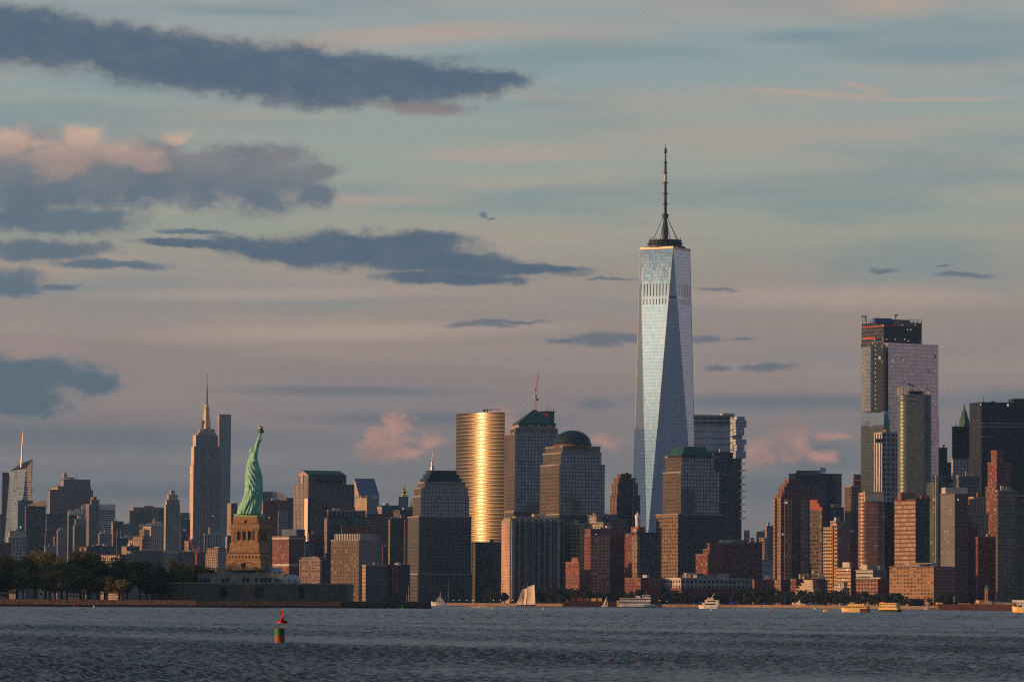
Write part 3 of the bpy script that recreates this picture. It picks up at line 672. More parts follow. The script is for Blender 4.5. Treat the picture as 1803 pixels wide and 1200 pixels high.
_ft, _ = corners(496, 522, 537, 931, 4912, R(40)); MB().prism(_ft, _z, at(522, 931, 4912).z).build('penthouse', M['bluebox'], _r)
B('apartment_block', 'dim low wing left of the red brick banded block', 5000, [(468, 469, 486, 946, 'blue_concrete')], bits=1)
B('office_block', 'dark block with reddish roof storey beside the gold lit bay', 5050, [(541, 544, 575, 955, 'navy_glass', 'brown_stone'), (541, 544, 572, 941, 'dark_brick', 'brown_stone')], bits=1)
B('loft_building', 'tan stone low block with tall mullions right of the fort', 4700, [(527, 564, 574, 986, 'tan_brick', 'tan_brick'), (531, 562, 570, 982, 'tan_brick', 'tan_brick')], bits=1)
B('office_block', 'teal dark infill block behind the tan stone low block', 4850, [(536, 537, 548, 954, 'teal_glass')], bits=0)
B('office_block', 'dark glass infill block left of the ribbed office', 4700, [(571, 573, 588, 975, 'navy_glass')], bits=0)
_r, _f, _z = B('apartment_block', 'dark block with red lit vertical piers and a white dome', 4500, [(679, 681, 722, 995, 'dark_glass', 'brown_stone')], bits=0)
P_box(_r, 'brick_pier', 690, 694, 997, 1045, 4494, 5, M['brick']); P_box(_r, 'brick_pier', 696, 699, 997, 1045, 4493, 5, M['brick'])
_p = at(701, 995, 4506); MB().lathe([(4.5, 0), (4, 1.6), (2.5, 2.8), (.3, 3.6)], (_p.x, _p.y, _p.z), 14).build('dome', M['pale'], _r, True)
B('apartment_tower', 'dark narrow tower hidden behind the red pier block', 4900, [(672, 674, 690, 962, 'dark_brick')], bits=1)
# ------------------------------------------------------------------ harbour front towers
WT = 13.0
_r, _f, _z = B('office_tower', 'granite tower with a dark stepped crown and thin spire left of the golden curved tower', 4620,
  [(717, 737, 831, 1010, 'granite_punched', 'granite_bands'), (718, 738, 830, 909, 'granite_punched', 'granite_bands'), (727, 741, 826, 873, 'granite_glass', 'granite_bronze'), (729, 742, 824, 859, 'granite_glass', 'granite_bronze'), (735, 748, 819, 849, 'granite_pale', 'granite_bronze')], bits=0, th=WT)
for (x0, xe, x1, y0, dd) in ((740, 752, 813, 841, 18), (745, 756, 809, 834, 21), (750, 759, 804, 827.5, 24)):
    _ft, zt = corners(x0, xe, x1, y0, 4620 + dd, R(WT)); MB().prism(_ft, _z, zt).build('crown_step', M['dgreen'], _r); _z = zt
_p = at(761, 827, 4650); MB().lathe([(2.2, 0), (2.0, 4), (1.1, 5), (.9, 9), (.5, 10), (.12, 20)], (_p.x, _p.y, _p.z), 10).build('spire', M['steel'], _r)

# curved golden tower
D = 4900
cL, cR = at(803, 728, D), at(889, 728, D)
zt = at(846, 727, D).z
zc = at(846, 954, D).z
mid = Vector(((cL.x + cR.x) / 2, D))
psi = R(-48)                                  # outward normal of the middle of the arc, from straight at the viewer
chord = (cR.x - cL.x) / math.cos(psi)
half = R(30); Rr = chord / 2 / math.sin(half)
nrm2 = Vector((math.sin(psi), -math.cos(psi)))
cen = mid - nrm2 * Rr * math.cos(half)
arc = []
for i in range(33):
    a_ = psi - half + 2 * half * i / 32
    arc.append(tuple(cen + Vector((math.sin(a_), -math.cos(a_))) * Rr))
back = [(arc[-1][0] - .5, max(arc[-1][1], arc[0][1]) + 22), (arc[0][0] + .5, max(arc[-1][1], arc[0][1]) + 22)]
root = thing('curved_tower', 'curved glass tower glowing gold where it mirrors the low sun', 'building', (mid.x, mid.y, LZ))
def arc_wall(mb, z0, z1, fh, bw, mi=0, off=0.0):
    ucum = 0
    for i in range(32):
        a, b = Vector(arc[i]), Vector(arc[i + 1])
        a_ = a + (a - cen).normalized() * off; b_ = b + (b - cen).normalized() * off
        du = (b - a).length / bw
        mb.quad([(*a_, z0), (*b_, z0), (*b_, z1), (*a_, z1)], [(ucum, (z0 - LZ) / fh), (ucum + du, (z0 - LZ) / fh), (ucum + du, (z1 - LZ) / fh), (ucum, (z1 - LZ) / fh)], mi)
        ucum += du
m_ = MB(); arc_wall(m_, zc, zt, 4.15, 2.6)
for a, b in ((arc[-1], back[0]), (back[0], back[1]), (back[1], arc[0])): m_.quad([(*a, zc), (*b, zc), (*b, zt), (*a, zt)], [(0, zc / 4.15), (7, zc / 4.15), (7, zt / 4.15), (0, zt / 4.15)], 0)
m_.quad([(*p, zt) for p in arc + back], None, 1)
m_.build('curved_facade', [sm('gold_bands'), M['roof']], root, False)
m_ = MB()
zb = zc + 4.15 * .5
while zb < zt + 1:
    arc_wall(m_, zb - .45, zb + .45, 4.15, 2.6, 0, .45)
    for i in range(32):
        a, b = Vector(arc[i]), Vector(arc[i + 1]); a_ = a + (a - cen).normalized() * .45; b_ = b + (b - cen).normalized() * .45
        m_.quad([(*a_, zb + .45), (*b_, zb + .45), (*b, zb + .45), (*a, zb + .45)]); m_.quad([(*a, zb - .45), (*b, zb - .45), (*b_, zb - .45), (*a_, zb - .45)])
    zb += 4.15
o = m_.build('floor_band', M['gilt'], root); tag(o, None, kind='stuff')
m_ = MB(); m_.prism(inflate(arc[::4] + back, -1.5), LZ, zc, None, None, 1, 3.2, 4, LZ); m_.build('lower_storeys', [sm('dark_glass'), M['roof']], root)
B('office_block', 'dark glass annex at the foot of the curved golden tower', 4800, [(829, 837, 884, 955, 'navy_glass', 'granite_bronze')], bits=1)
cr = thing('roof_crane', 'thin grey maintenance crane lying across the curved golden tower roof', 'crane', (at(858, 724, D + 30).x, D + 30, zt))
_a = at(853, 721, D + 30); _b = at(881, 720.5, D + 30)
MB().tube(_a, _b, .7, .4).build('jib', M['dark'], cr); MB().tube((at(858, 721, D + 30).x, D + 30, zt), at(858, 720, D + 30), .8).build('mast', M['dark'], cr); P_box(cr, 'counterweight', 851, 854, 720, 724, D + 30, 3, M['dark'])

# pyramid topped tower
_r, _f, _z = B('office_tower', 'granite tower with green copper pyramid roof right of the golden curved tower', 4760,
  [(889, 905, 984, 900, 'granite_punched', 'granite_bronze'), (889, 907, 983, 763, 'granite_glass', 'granite_bronze'), (898, 908, 982, 754, 'granite_pale', 'granite_bronze')], bits=0, th=WT)
_ft, zt = corners(904, 913, 978, 747, 4772, R(WT)); MB().prism(_ft, _z, zt).build('pyramid_drum', M['conc'], _r)
_ft2 = inflate(_ft, .8); _ap = at(943, 721, 4790); MB().prism(_ft2, zt, zt + 1.2).build('eaves', M['dgreen'], _r)
for k in range(12):
    a = Vector(_ft2[0]).lerp(Vector(_ft2[1]), (k + .8) / 12.6); MB().box((a.x, a.y - .3, zt - 1.0), (1.6, .8, 1.4)).build('attic_window', M['pale'] if k in (3, 4, 6, 9, 10) else M['black'], _r)
_c = scale_foot(_ft2, .06); _c = [(p[0], p[1]) for p in _c]
_m = MB(); _m.prism(_ft2, zt + 1.2, _ap.z, _c); _m.build('pyramid_roof', M['green'], _r)

# unfinished tower behind and its red crane
_r, _f, _z = B('unfinished_tower', 'open steel frame of an unfinished tower behind the green pyramid roof', 5300, [(946, 950, 976, 726, 'open_frame')], bits=0, parapet=False)
for x, y in ((949, 722), (964, 716), (970, 718), (975, 716)): mast(_r, x, y, 728, 5310, .7, 'dark', 'column')
P_box(_r, 'orange_netting', 948, 966, 726, 734, 5296, 2, M['orange']); P_box(_r, 'steel_deck', 951, 976, 723.5, 725, 5305, 20, M['dark'])
cr = thing('tower_crane', 'tall red tower crane with raised jib above the green pyramid roof', 'crane', (at(943, 730, 5290).x, 5290, at(943, 735, 5290).z))
def lattice(mb, a, b, w, n):
    a, b = Vector(a), Vector(b); s = [Vector((-w, 0, 0)), Vector((w, 0, 0))]
    for o in s: mb.tube(a + o, b + o * .7, .28, .2, 4)
    for k in range(n):
        p, q_ = a.lerp(b, k / n), a.lerp(b, (k + 1) / n); mb.tube(p + s[k % 2], q_ + s[(k + 1) % 2], .18, .18, 4)
_m = MB(); lattice(_m, at(943, 733, 5290), at(943.5, 700, 5290), 1.3, 8); _m.build('mast', M['red'], cr)
_m = MB(); lattice(_m, at(943.5, 690, 5290), at(948.3, 656, 5290), 1.0, 10); _m.build('jib', M['red'], cr)
P_box(cr, 'cab', 941.5, 945, 694, 702, 5288, 4, M['pale']); P_box(cr, 'counterweight', 944.5, 948, 702, 705, 5288, 4, M['dark'])
_m = MB(); _m.tube(at(941.8, 694, 5290), at(942.2, 683, 5290), .4, .3, 4); _m.tube(at(942.2, 683, 5290), at(946.3, 690, 5290), .25, .25, 4); _m.build('a_frame', M['red'], cr)

# domed tower
_r, _f, _z = B('office_tower', 'granite tower with a dark green copper dome beside the pyramid tower', 4520,
  [(951, 985, 1066, 905, 'granite_punched', 'granite_bands'), (951, 985, 1065, 818, 'granite_glass', 'granite_bronze'), (956, 988, 1059, 797, 'granite_glass', 'granite_bronze'), (960, 991, 1057, 786, 'granite_pale', 'granite_bronze')], bits=0, th=22)
_p = at(1008, 786, 4545); mpp = 4550 / F; rad = 32.5 * mpp
MB().lathe([(rad * 1.03, 0), (rad * 1.03, 3.2), (rad * .99, 3.2)], (_p.x, _p.y + 6, _z), 40).build('dome_drum', M['brown'], _r, True)
hd = at(1008, 757, 4545).z - _z - 4
MB().lathe([(rad * 1.05, 0), (rad * 1.05, .9)] + [(rad * 1.0 * math.cos(t), .9 + hd * math.sin(t)) for t in [i * math.pi / 2 / 10 for i in range(10)]] + [(.4, .9 + hd)], (_p.x, _p.y + 6, _z + 3.2), 40).build('dome', M['dgreen'], _r, True)

# striped slab and the row behind the seawall
_r, _f, _z = B('apartment_slab', 'long slab with vertical grey piers and a bright lit left end', 4400, [(883, 898, 994, 917, 'grey_piers', 'sunlit_piers'), (886, 899, 992, 913, 'grey_piers', 'sunlit_piers')], bits=2, th=12)
for x, w in ((938, 8), (949, 10), (957, 6)): P_box(_r, 'penthouse', x, x + w, 904 if w > 6 else 908, 914, 4412, 12, M['tan'] if w == 8 else M['pale'])
for x, w in ((900, 5), (914, 1.5), (925, 2.2), (936, 2.2), (947, 2.2), (958, 2.2), (969, 2.2), (980, 6)): P_box(_r, 'wall_pier', x, x + w, 915, 1058, 4396 + (x - 898) * .14, 4, M['conc'])
B('apartment_slab', 'dark lower wing right of the long pier slab', 4440, [(988, 990, 1007, 920, 'grey_piers')], bits=0)
_r, _f, _z = B('apartment_tower', 'cream lit apartment tower right of the long pier slab', 4420, [(1003, 1027, 1042, 923, 'concrete', 'balcony_tan')], bits=0)
P_box(_r, 'penthouse', 1012, 1018, 915, 924, 4430, 8, M['tan'])
P_box(_r, 'wall_pier', 1003.5, 1008, 924, 985, 4431, 4, M['tan']); P_box(_r, 'wall_pier', 1022, 1026.5, 924, 985, 4421, 4, M['tan'])
_r, _f, _z = B('apartment_tower', 'pale stepped apartment block with cream bulkheads behind the red brick tower', 4520, [(1030, 1062, 1078, 920, 'concrete', 'pale_concrete'), (1034, 1050, 1062, 908, 'concrete', 'pale_concrete')], bits=1)
_r, _f, _z = B('apartment_tower', 'grey apartment slab with balconies behind the twin brick towers', 4560, [(1060, 1070, 1106, 914, 'concrete', 'pale_concrete')], bits=0)
P_box(_r, 'penthouse', 1064, 1069, 904, 916, 4562, 10, M['tan']); P_box(_r, 'penthouse', 1069.5, 1085, 905, 916, 4566, 10, M['conc'])
_r, _f, _z = B('brick_tower', 'red brick tower with a tan bay of lit windows beside the cream tower', 4330, [(1029, 1040, 1102, 942, 'dark_brick', 'red_brick'), (1030, 1040, 1101, 932, 'dark_brick', 'red_brick')], bits=2, th=13)
_ft, _ = corners(1035, 1040, 1074, 944, 4322, R(9)); MB().prism(_ft, LZ, at(1040, 943, 4322).z, None, [0, 1, 0, 1], 2, 4, 3.3, LZ).build('tan_bay', [sm('tan_brick'), sm('red_brick'), M['roof']], _r)
B('brick_tower', 'stepped red brick wing at the foot of the tan bay tower', 4290, [(996, 1020, 1041, 1003, 'red_brick', 'red_brick'), (996, 1020, 1023, 990, 'red_brick', 'red_brick')], bits=1, th=35)
_r, _f, _z = B('brick_tower', 'brick tower with grey glass front carrying a round white tank house', 4300, [(1100, 1122, 1158, 938, 'green_glass', 'red_brick')], bits=1, th=24)
_ft, zt = corners(1111, 1124, 1136, 927, 4312, R(24)); MB().prism(_ft, _z, zt).build('penthouse', M['brick'], _r)
_p = at(1122.5, 927, 4318); MB().lathe([(2.2, 0), (2.2, 8), (2.7, 8), (2.7, 12), (1.2, 13.2), (.3, 15)], (_p.x, _p.y, _p.z), 16).build('tank_house', M['white'], _r)
_ft, zt = corners(1113, 1122, 1127, 943, 4296, R(40)); MB().prism(_ft, LZ, zt, None, [0, 0, 0, 0], 1, 3, 3.3, LZ).build('tan_corner', [sm('tan_brick'), M['roof']], _r)
B('brick_block', 'low brick podium with lit windows below the tank house tower', 4270, [(1100, 1128, 1166, 1018, 'dark_brick', 'red_brick')], bits=1, th=35)
B('deco_tower', 'dark brown art deco telephone tower left of the tallest glass skyscraper', 5000, [(1074, 1086, 1120, 872, 'brown_stone', 'brown_piers'), (1077, 1088, 1118, 851, 'brown_stone', 'brown_piers'), (1081, 1090, 1116, 842, 'brown_stone', 'brown_piers'), (1087, 1093, 1112, 835, 'brown_stone', 'brown_piers')], bits=2)

# ------------------------------------------------------------------ the tallest glass tower
D = 4940
mpp = D / F
ctr = at(1169, 1000, D + 30)
cx, cy = ctr.x, ctr.y
zt = at(1169, 436.5, D).z
z0 = at(1169, 975, D).z
aN = R(15.2)                                    # near top corner, right of the line to the viewer
dirv = lambda a: Vector((math.sin(a), -math.cos(a)))
top = [Vector((cx, cy)) + dirv(aN + R(90) * k) * 30.6 for k in range(4)]          # near, right, far, left
bot = [Vector((cx, cy)) + dirv(aN + R(45) + R(90) * k) * 43.2 for k in range(4)]  # right-near, right-far, left-far, left-near
root = thing('glass_skyscraper', 'tallest tapering mirror glass skyscraper with triangular facets and mast', 'building', (cx, cy, LZ))
m_ = MB()
zs0, zs1 = at(1169, 535, D).z, at(1169, 498, D).z
def facet(a0, b0, a1, b1, slots=True):
    "side between two edges that run from (a0,b0) at the base to (a1,b1) at the top, cut at the louvred storeys"
    cuts = [z0, zs0, zs1, zt]
    for k in range(3):
        za, zb = cuts[k], cuts[k + 1]; fa, fb = (za - z0) / (zt - z0), (zb - z0) / (zt - z0)
        pts = [a0.lerp(a1, fa), b0.lerp(b1, fa), b0.lerp(b1, fb), a0.lerp(a1, fb)]
        ax = (b0 - a0 if (b0 - a0).length > 1 else b1 - a1).normalized(); og = (a0 + b0) / 2
        uv = [((p - og).dot(ax) / 1.6, z / 4.0) for p, z in zip(pts, (za, za, zb, zb))]
        if k == 1: uv = [(u / 2.6, v / 10) for u, v in uv]
        P4 = [(*pts[0], za), (*pts[1], za), (*pts[2], zb), (*pts[3], zb)]
        if (pts[0] - pts[1]).length < .05: P4.pop(1); uv.pop(1)
        elif (pts[2] - pts[3]).length < .05: P4.pop(3); uv.pop(3)
        m_.quad(P4, uv, 1 if (k == 1 and slots) else 0)
for k in range(4):
    b0, b1 = bot[k - 1], bot[k]                 # base edge under top corner k
    facet(b0, b1, top[k], top[k], k % 2 == 1)
    facet(bot[k], bot[k], top[k], top[(k + 1) % 4])
m_.quad([(*p, zt) for p in top], None, 2)
m_.build('glass_facets', [sm('mirror_glass'), sm('mirror_slots'), M['roof']], root)
m_ = MB(); m_.prism([tuple(p) for p in bot], LZ, z0, None, None, 0, 2.4, 4, LZ); m_.build('podium', sm('pale_glass'), root)
m_ = MB()
for k in range(4):
    m_.tube((*top[k], zt), (*bot[k], z0), .3, .3, 4); m_.tube((*top[k], zt), (*bot[k - 1], z0), .3, .3, 4)
m_.build('edge_trim', mat('edge_steel', (.4, .38, .36), .5, .3, .05), root)
m_ = MB(); tp = [tuple(p) for p in top]; m_.prism(inflate(tp, .5), zt - .3, zt + 2.3); m_.build('parapet', M['steel'], root)
# communications rings and mast
for k, (r_, za, zb) in enumerate(((19.5, 419.5, 421.5), (21, 424.5, 426), (20.5, 429, 430.5))):
    m_ = MB(); a, b = at(1170, zb, D).z, at(1170, za, D).z
    m_.lathe([(r_ * .55, a), (r_, a), (r_, b), (r_ * .55, b)], (cx, cy, 0), 28); m_.build('antenna_ring', M['dark'], root)
m_ = MB()
for k in range(20):
    an = k * math.pi / 10; p = (cx + 18.5 * math.cos(an), cy + 18.5 * math.sin(an)); m_.tube((*p, zt), (*p, at(1170, 418 - (k * 7 % 5), D).z), .45, .35, 4)
m_.build('ring_posts', M['dark'], root)
m_ = MB(); m_.lathe([(24, 0), (24, 1.6), (23, 1.6)], (cx, cy, zt + 2), 24); m_.build('roof_deck', M['dark'], root)
zz = lambda y: at(1170, y, D).z
mp = [(3.6, zz(436)), (3.4, zz(402)), (2.2, zz(388)), (2.2, zz(379)), (3.6, zz(379)), (4.2, zz(373)), (1.9, zz(372)), (1.7, zz(345)), (1.5, zz(310)), (1.4, zz(280)), (.9, zz(279)), (.8, zz(266)), (1.6, zz(264)), (1.6, zz(258)), (.5, zz(256)), (.15, zz(249))]
m_ = MB(); m_.lathe(mp, (cx, cy, 0), 12); m_.build('mast', M['dark'], root)
m_ = MB(); m_.lathe([(1.75, zz(315)), (1.75, zz(302))], (cx, cy, 0), 12); m_.build('mast_sleeve', M['pale'], root)
for y in (282, 300, 318, 336.5, 355):
    m_ = MB(); m_.lathe([(1.8, zz(y + .6)), (3.4 if y > 310 else 2.6, zz(y + .6)), (3.4 if y > 310 else 2.6, zz(y - .6)), (1.8, zz(y - .6))], (cx, cy, 0), 14); m_.build('mast_collar', M['dark'], root)
for k in range(8):
    an = R(22 + 45 * k); m_ = MB(); m_.tube((cx + 16 * math.cos(an), cy + 16 * math.sin(an), zz(420)), (cx + 2.5 * math.cos(an), cy + 2.5 * math.sin(an), zz(379)), .28, .28, 4); m_.build('stay_cable', M['dark'], root)

# ------------------------------------------------------------------ right of it
_r, _f, _z = B('office_tower', 'wide grey banded office slab right of the tallest glass skyscraper', 5200, [(1214, 1216, 1291, 796, 'dark_glass', 'grey_bands'), (1214, 1216, 1291, 731, 'grey_bands')], bits=0, th=12, step=.0)  # lower storeys get dark glass for the shade and reflection on this front
P_box(_r, 'roof_screen', 1270, 1292, 727, 732, 5210, 14, M['pale'])
for y in (734, 742):
    for k in range(5): P_box(_r, 'louvre', 1221 + k * 13.5, 1232 + k * 13.5, y, y + 2.2, 5199 + k * 1.5, 3, M['black'])
_r, _f, _z = B('stacked_tower', 'glass tower of jutting stacked boxes beside the grey banded slab', 5150, [(1286, 1290, 1306, 797, 'green_glass', 'blue_concrete'), (1286, 1290, 1307, 735, 'grey_bands', 'grey_bands')], bits=0, th=14, step=0)
for (x0, x1, y0, y1) in ((1293, 1308, 733, 739), (1291, 1311, 739, 752), (1291, 1311, 773, 782), (1293, 1307.5, 782, 793), (1291, 1310, 794, 806), (1292, 1307, 752, 766)):
    P_box(_r, 'cantilever_box', x0, x1, y0, y1, 5140, 22, sm('grey_bands'), R(14))
for k in range(9): P_box(_r, 'balcony', 1304, 1311.5, 815 + k * 12, 816.2 + k * 12, 5144, 14, M['conc'])
# truncated green pyramid tower
_r, _f, _z = B('office_tower', 'bronze granite tower with a cut off green copper pyramid roof', 4500,
  [(1155, 1194, 1275, 905, 'granite_punched', 'amber_rows'), (1167, 1199, 1267, 831, 'granite_glass', 'granite_bronze'), (1171, 1200, 1257, 803, 'granite_glass', 'granite_bronze')], bits=0, th=26)
_ft, _ = corners(1177, 1201, 1253, 802, 4503, R(26)); zr = at(1201, 785, 4503).z; _ft = inflate(_ft, .6)
_m = MB(); _m.prism(_ft, _z - .5, _z + 1.5); _m.build('eaves', M['dgreen'], _r)
_m = MB(); _m.prism(_ft, _z + 1.5, zr, scale_foot(_ft, .66)); _m.build('pyramid_roof', M['green'], _r)
B('glass_tower', 'dark blue glass tower in the shadow behind the cut off pyramid roof', 4900, [(1254, 1257, 1291, 797, 'navy_glass')], bits=1, th=12)
B('brick_block', 'broad dark brick block with a lit stepped end near the long low terrace', 4330, [(1258, 1273, 1333, 957, 'dark_brick', 'red_brick')], bits=2, th=20)
P_box(LAST, 'penthouse', 1281, 1313, 950, 958, 4350, 14, M['brick'])
B('brick_block', 'stepped orange lit brick block beside the broad dark brick block', 4290, [(1225, 1246, 1262, 976, 'dark_brick', 'red_brick'), (1238, 1249, 1262, 967, 'dark_brick', 'red_brick'), (1245, 1250, 1260, 957, 'dark_brick', 'red_brick')], bits=0, th=42)
B('apartment_terrace', 'long low waterfront terrace with white upper storeys above brick', 4260, [(1165, 1200, 1330, 1036, 'dark_brick', 'red_brick'), (1165, 1199, 1327, 1018, 'white_grid', 'pale_concrete')], bits=3, th=30)
P_box(LAST, 'penthouse', 1206, 1226, 1008, 1020, 4290, 12, M['pale'])
B('apartment_terrace', 'dim low brick terrace continuing right behind the park trees', 4240, [(1325, 1328, 1400, 1021, 'dark_brick', 'tan_brick')], bits=3, th=14)
B('apartment_terrace', 'low brick terrace with lit chimney blocks beside the stepped museum', 4180, [(1392, 1402, 1482, 1020, 'dark_brick', 'red_brick')], bits=1, th=20)
for x in (1408, 1414.5, 1421.5): P_box(LAST, 'chimney_block', x, x + 3, 1010, 1022, 4190, 5, M['tan'])
P_box(LAST, 'roof_screen', 1441, 1469, 1009, 1021, 4192, 5, M['pale'])
B('office_block', 'tiny pale block far off right of the stacked box tower', 6200, [(1309, 1310, 1320, 934, 'concrete')], bits=0)
B('office_block', 'far blue block with flared top left of the stepped red crown tower', 6000, [(1331, 1332, 1356, 936, 'blue_concrete'), ], bits=1)
B('office_block', 'far blue block with lit bulkhead beside the stepped red crown tower', 5800, [(1347, 1350, 1372, 926, 'blue_concrete', 'tan_stone')], bits=1)
B('office_block', 'slim tan block low left of the stepped red crown tower', 5200, [(1337, 1346, 1352, 947, 'tan_brick', 'tan_stone')], bits=0)
B('office_block', 'low banded blue block left of the stepped red crown tower', 4700, [(1334, 1335, 1372, 986, 'grey_bands')], bits=1)
B('office_block', 'dim brick block low beside the banded blue block', 4500, [(1318, 1320, 1342, 955, 'dark_brick')], bits=1)
_r, _f, _z = B('brick_tower', 'tall brick tower with stepped red pyramid crown left of the dish roofed block', 4230,
  [(1362, 1375, 1424, 876, 'dark_brick', 'tan_brick'), (1366, 1377, 1420, 869, 'dark_brick', 'red_brick'), (1371, 1381, 1418, 858, 'dark_brick', 'red_brick'), (1376, 1385, 1413, 851.5, 'dark_brick', 'red_brick'), (1382, 1389, 1407, 844.5, 'dark_brick', 'red_brick')], bits=0, th=20)
for x in (1380.5, 1409): P_box(_r, 'tan_strip', x, x + 13, 878, 1020, 4229 + (x - 1375) * .2, 4, sm('tan_brick'))
P_box(_r, 'tan_strip', 1363, 1367, 877, 1020, 4238, 4, sm('tan_stone'))
_r, _f, _z = B('office_tower', 'massive brown windowless block with a satellite dish on its roof', 5000, [(1389, 1400, 1482, 834, 'brown_piers', 'brown_stone')], bits=3, th=14)
for x in (1410, 1419, 1428, 1436, 1455, 1463): P_box(_r, 'dark_panel', x, x + 6, 836, 849, 4999 + (x - 1400) * .17, 3, M['navy'])
P_box(_r, 'dark_recess', 1455, 1470, 851, 940, 5009, 3, M['navy'])
ds = thing('satellite_dish', 'pale blue satellite dish on the massive brown block roof', 'dish', (at(1449.5, 834, 4995).x, 5004, _z))
_p = at(1449.5, 828.5, 5004); _m = MB(); _m.lathe([(.4, 0), (2, .25), (3.2, .8), (3.9, 1.6), (3.75, 1.6), (3, .95), (.4, .25)], (0, 0, 0), 20)
_o = _m.build('reflector', mat('dish_blue', (.45, .62, .78), .5), ds, True, (0, 0, 0)); _o.rotation_euler = (R(78), 0, R(8)); _o.location = (0, 1, _p.z - _z)
MB().tube((_p.x, 5005.5, _z), (_p.x, 5005.5, _p.z), .5).build('support', M['dark'], ds)
_r, _f, _z = B('gabled_tower', 'brick tower with a lit red gable beside the stepped red crown tower', 4300, [(1426, 1447, 1462, 897, 'black_steel', 'granite_bands')], bits=0, th=38, parapet=False)
_e = Vector(_f[0]); _u = Vector(_f[1]) - _e; _w = Vector(_f[3]) - _e; zg = at(1430, 879, 4300).z
_m = MB()
for w0, w1, hz in ((-.01, .2, .3), (.2, .38, .62), (.38, 1.0, 1.0)): _m.prism([q(-.01, w0, 0)[:2], q(.35, w0, 0)[:2], q(.35, w1, 0)[:2], q(-.01, w1, 0)[:2]], _z, _z + (zg - _z) * hz)
_m.build('stepped_gable', M['brick'], _r)
_m = MB(); _m.prism([q(-.02, -.02, 0)[:2], q(.2, -.02, 0)[:2], q(.2, .22, 0)[:2], q(-.02, .22, 0)[:2]], LZ, _z, None, [0] * 4, 0, 3, 3.4, LZ); _m.build('brick_corner', [sm('red_brick')], _r)
B('office_block', 'dark glass block behind the lit red gable tower', 4450, [(1446, 1448, 1486, 894, 'navy_glass', 'brown_stone')], bits=2, th=13)
_r, _f, _z = B('apartment_tower', 'tan tower with gold lit corner balconies below the dish roofed block', 4180, [(1450, 1466, 1480, 929, 'tan_brick', 'balcony_tan'), (1462, 1472, 1492, 918, 'tan_brick', 'balcony_tan')], bits=1, th=32, step=1)
for y in range(936, 1004, 6):
    _m = MB(); _ft, _ = corners(1450, 1466, 1472, y, 4180, R(32)); zc = at(1466, y, 4180).z; _m.prism(inflate(_ft, .5), zc - .45, zc + .35); _m.build('balcony_band', M['tan'], _r)
_m = MB(); _ft, zt_ = corners(1464, 1474, 1492, 921, 4176, R(32)); _m.prism(_ft, LZ, zt_, None, [0, 1, 0, 1], 2, 5, 3.8, LZ); _m.build('right_wing', [sm('tan_brick'), sm('balcony_tan'), M['roof']], _r)
B('brick_block', 'plain dark red brick infill right of the gold balcony tower', 4260, [(1488, 1497, 1512, 938, 'dark_brick', 'red_brick')], bits=1)
B('office_tower', 'mauve grid tower with red brick penthouse left of the unfinished glass tower', 4750, [(1487, 1499, 1522, 856, 'blue_concrete', 'brown_piers'), (1502, 1504, 1520, 836, 'dark_brick', 'dark_brick')], bits=0, th=20)
P_box(LAST, 'stone_band', 1501, 1518, 843.5, 845.5, 4748, 3, M['pale'])

# unfinished glass tower
D = 4720
_r, _f, _z = B('unfinished_tower', 'tall unfinished glass tower with open floors and scaffolding on top', D, [(1516, 1556, 1653, 727, 'pink_sky_glass', 'pale_glass'), (1516, 1556, 1623, 602, 'construction', 'open_frame'), (1517, 1556, 1623, 566, 'open_frame', 'open_frame')], bits=0, th=26, parapet=False, step=2)
_ft, zt_ = corners(1555, 1564, 1652, 603, D - 6, R(30)); _m = MB(); _m.prism(_ft, LZ, zt_, None, [0, 1, 0, 1], 2, 3, 4.2, LZ); _m.build('glass_slab', [sm('pink_sky_glass'), sm('pale_glass'), M['roof']], _r)
_ft, zt_ = corners(1515, 1533, 1536, 610, D - 3, R(62)); 
_a = at(1516, 610, D + 30); _b = at(1533, 610, D - 6)
def slab(root, name, x0, d0, x1, d1, y0, y1, thick, m_, bw=3.0, fh=4.2):
    a = at(x0, y0, d0); b = at(x1, y0, d1); z1 = (a.z + b.z) / 2; zb_ = (at(x0, y1, d0).z + at(x1, y1, d1).z) / 2 if y1 < 1055 else LZ
    d = Vector((b.x - a.x, b.y - a.y)).normalized(); n_ = Vector((-d.y, d.x)) * thick
    ft = [(a.x, a.y), (b.x, b.y), (b.x + n_.x, b.y + n_.y), (a.x + n_.x, a.y + n_.y)]
    return MB().prism(ft, zb_, z1, None, [0] * 4, 0, bw, fh, LZ).build(name, m_, root)
slab(_r, 'glass_screen', 1516, D + 22, 1533, D - 8, 610, 725, 5, [sm('pale_glass')])
slab(_r, 'glass_screen', 1516, D + 22, 1556, D - 16, 725, 1060, 8, [sm('mirror_glass')])
slab(_r, 'hoist_bay', 1534, D - 6, 1555, D - 14, 606, 725, 6, [sm('construction')])
for k in range(15):
    p = at(1541 + (k % 3) * .4, 608 + k * 7.9, D - 15); MB().box((p.x, p.y, p.z), (.8, .6, .8)).build('work_lamp', mat('work_light', (.8, .7, .5), .5, emit=(1, .75, .45, .9)), _r)
for k, (x, y) in enumerate(((1555, 572), (1589, 572), (1611, 572), (1598, 580), (1604, 580), (1561, 597), (1576, 597), (1593, 597), (1599, 600), (1540, 598), (1536, 604), (1572, 634), (1570, 645), (1591, 634))):
    p = at(x, y, D - 12 + (x - 1556) * .1); MB().box((p.x, p.y, p.z), (.8, .6, .8)).build('work_lamp', _mats['work_light'], _r)
slab(_r, 'blue_sheeting', 1541, D, 1570, D + 6, 560, 569, 8, M['bluebox']); slab(_r, 'concrete_core', 1572, D + 8, 1602, D + 16, 563, 575, 10, M['conc'])
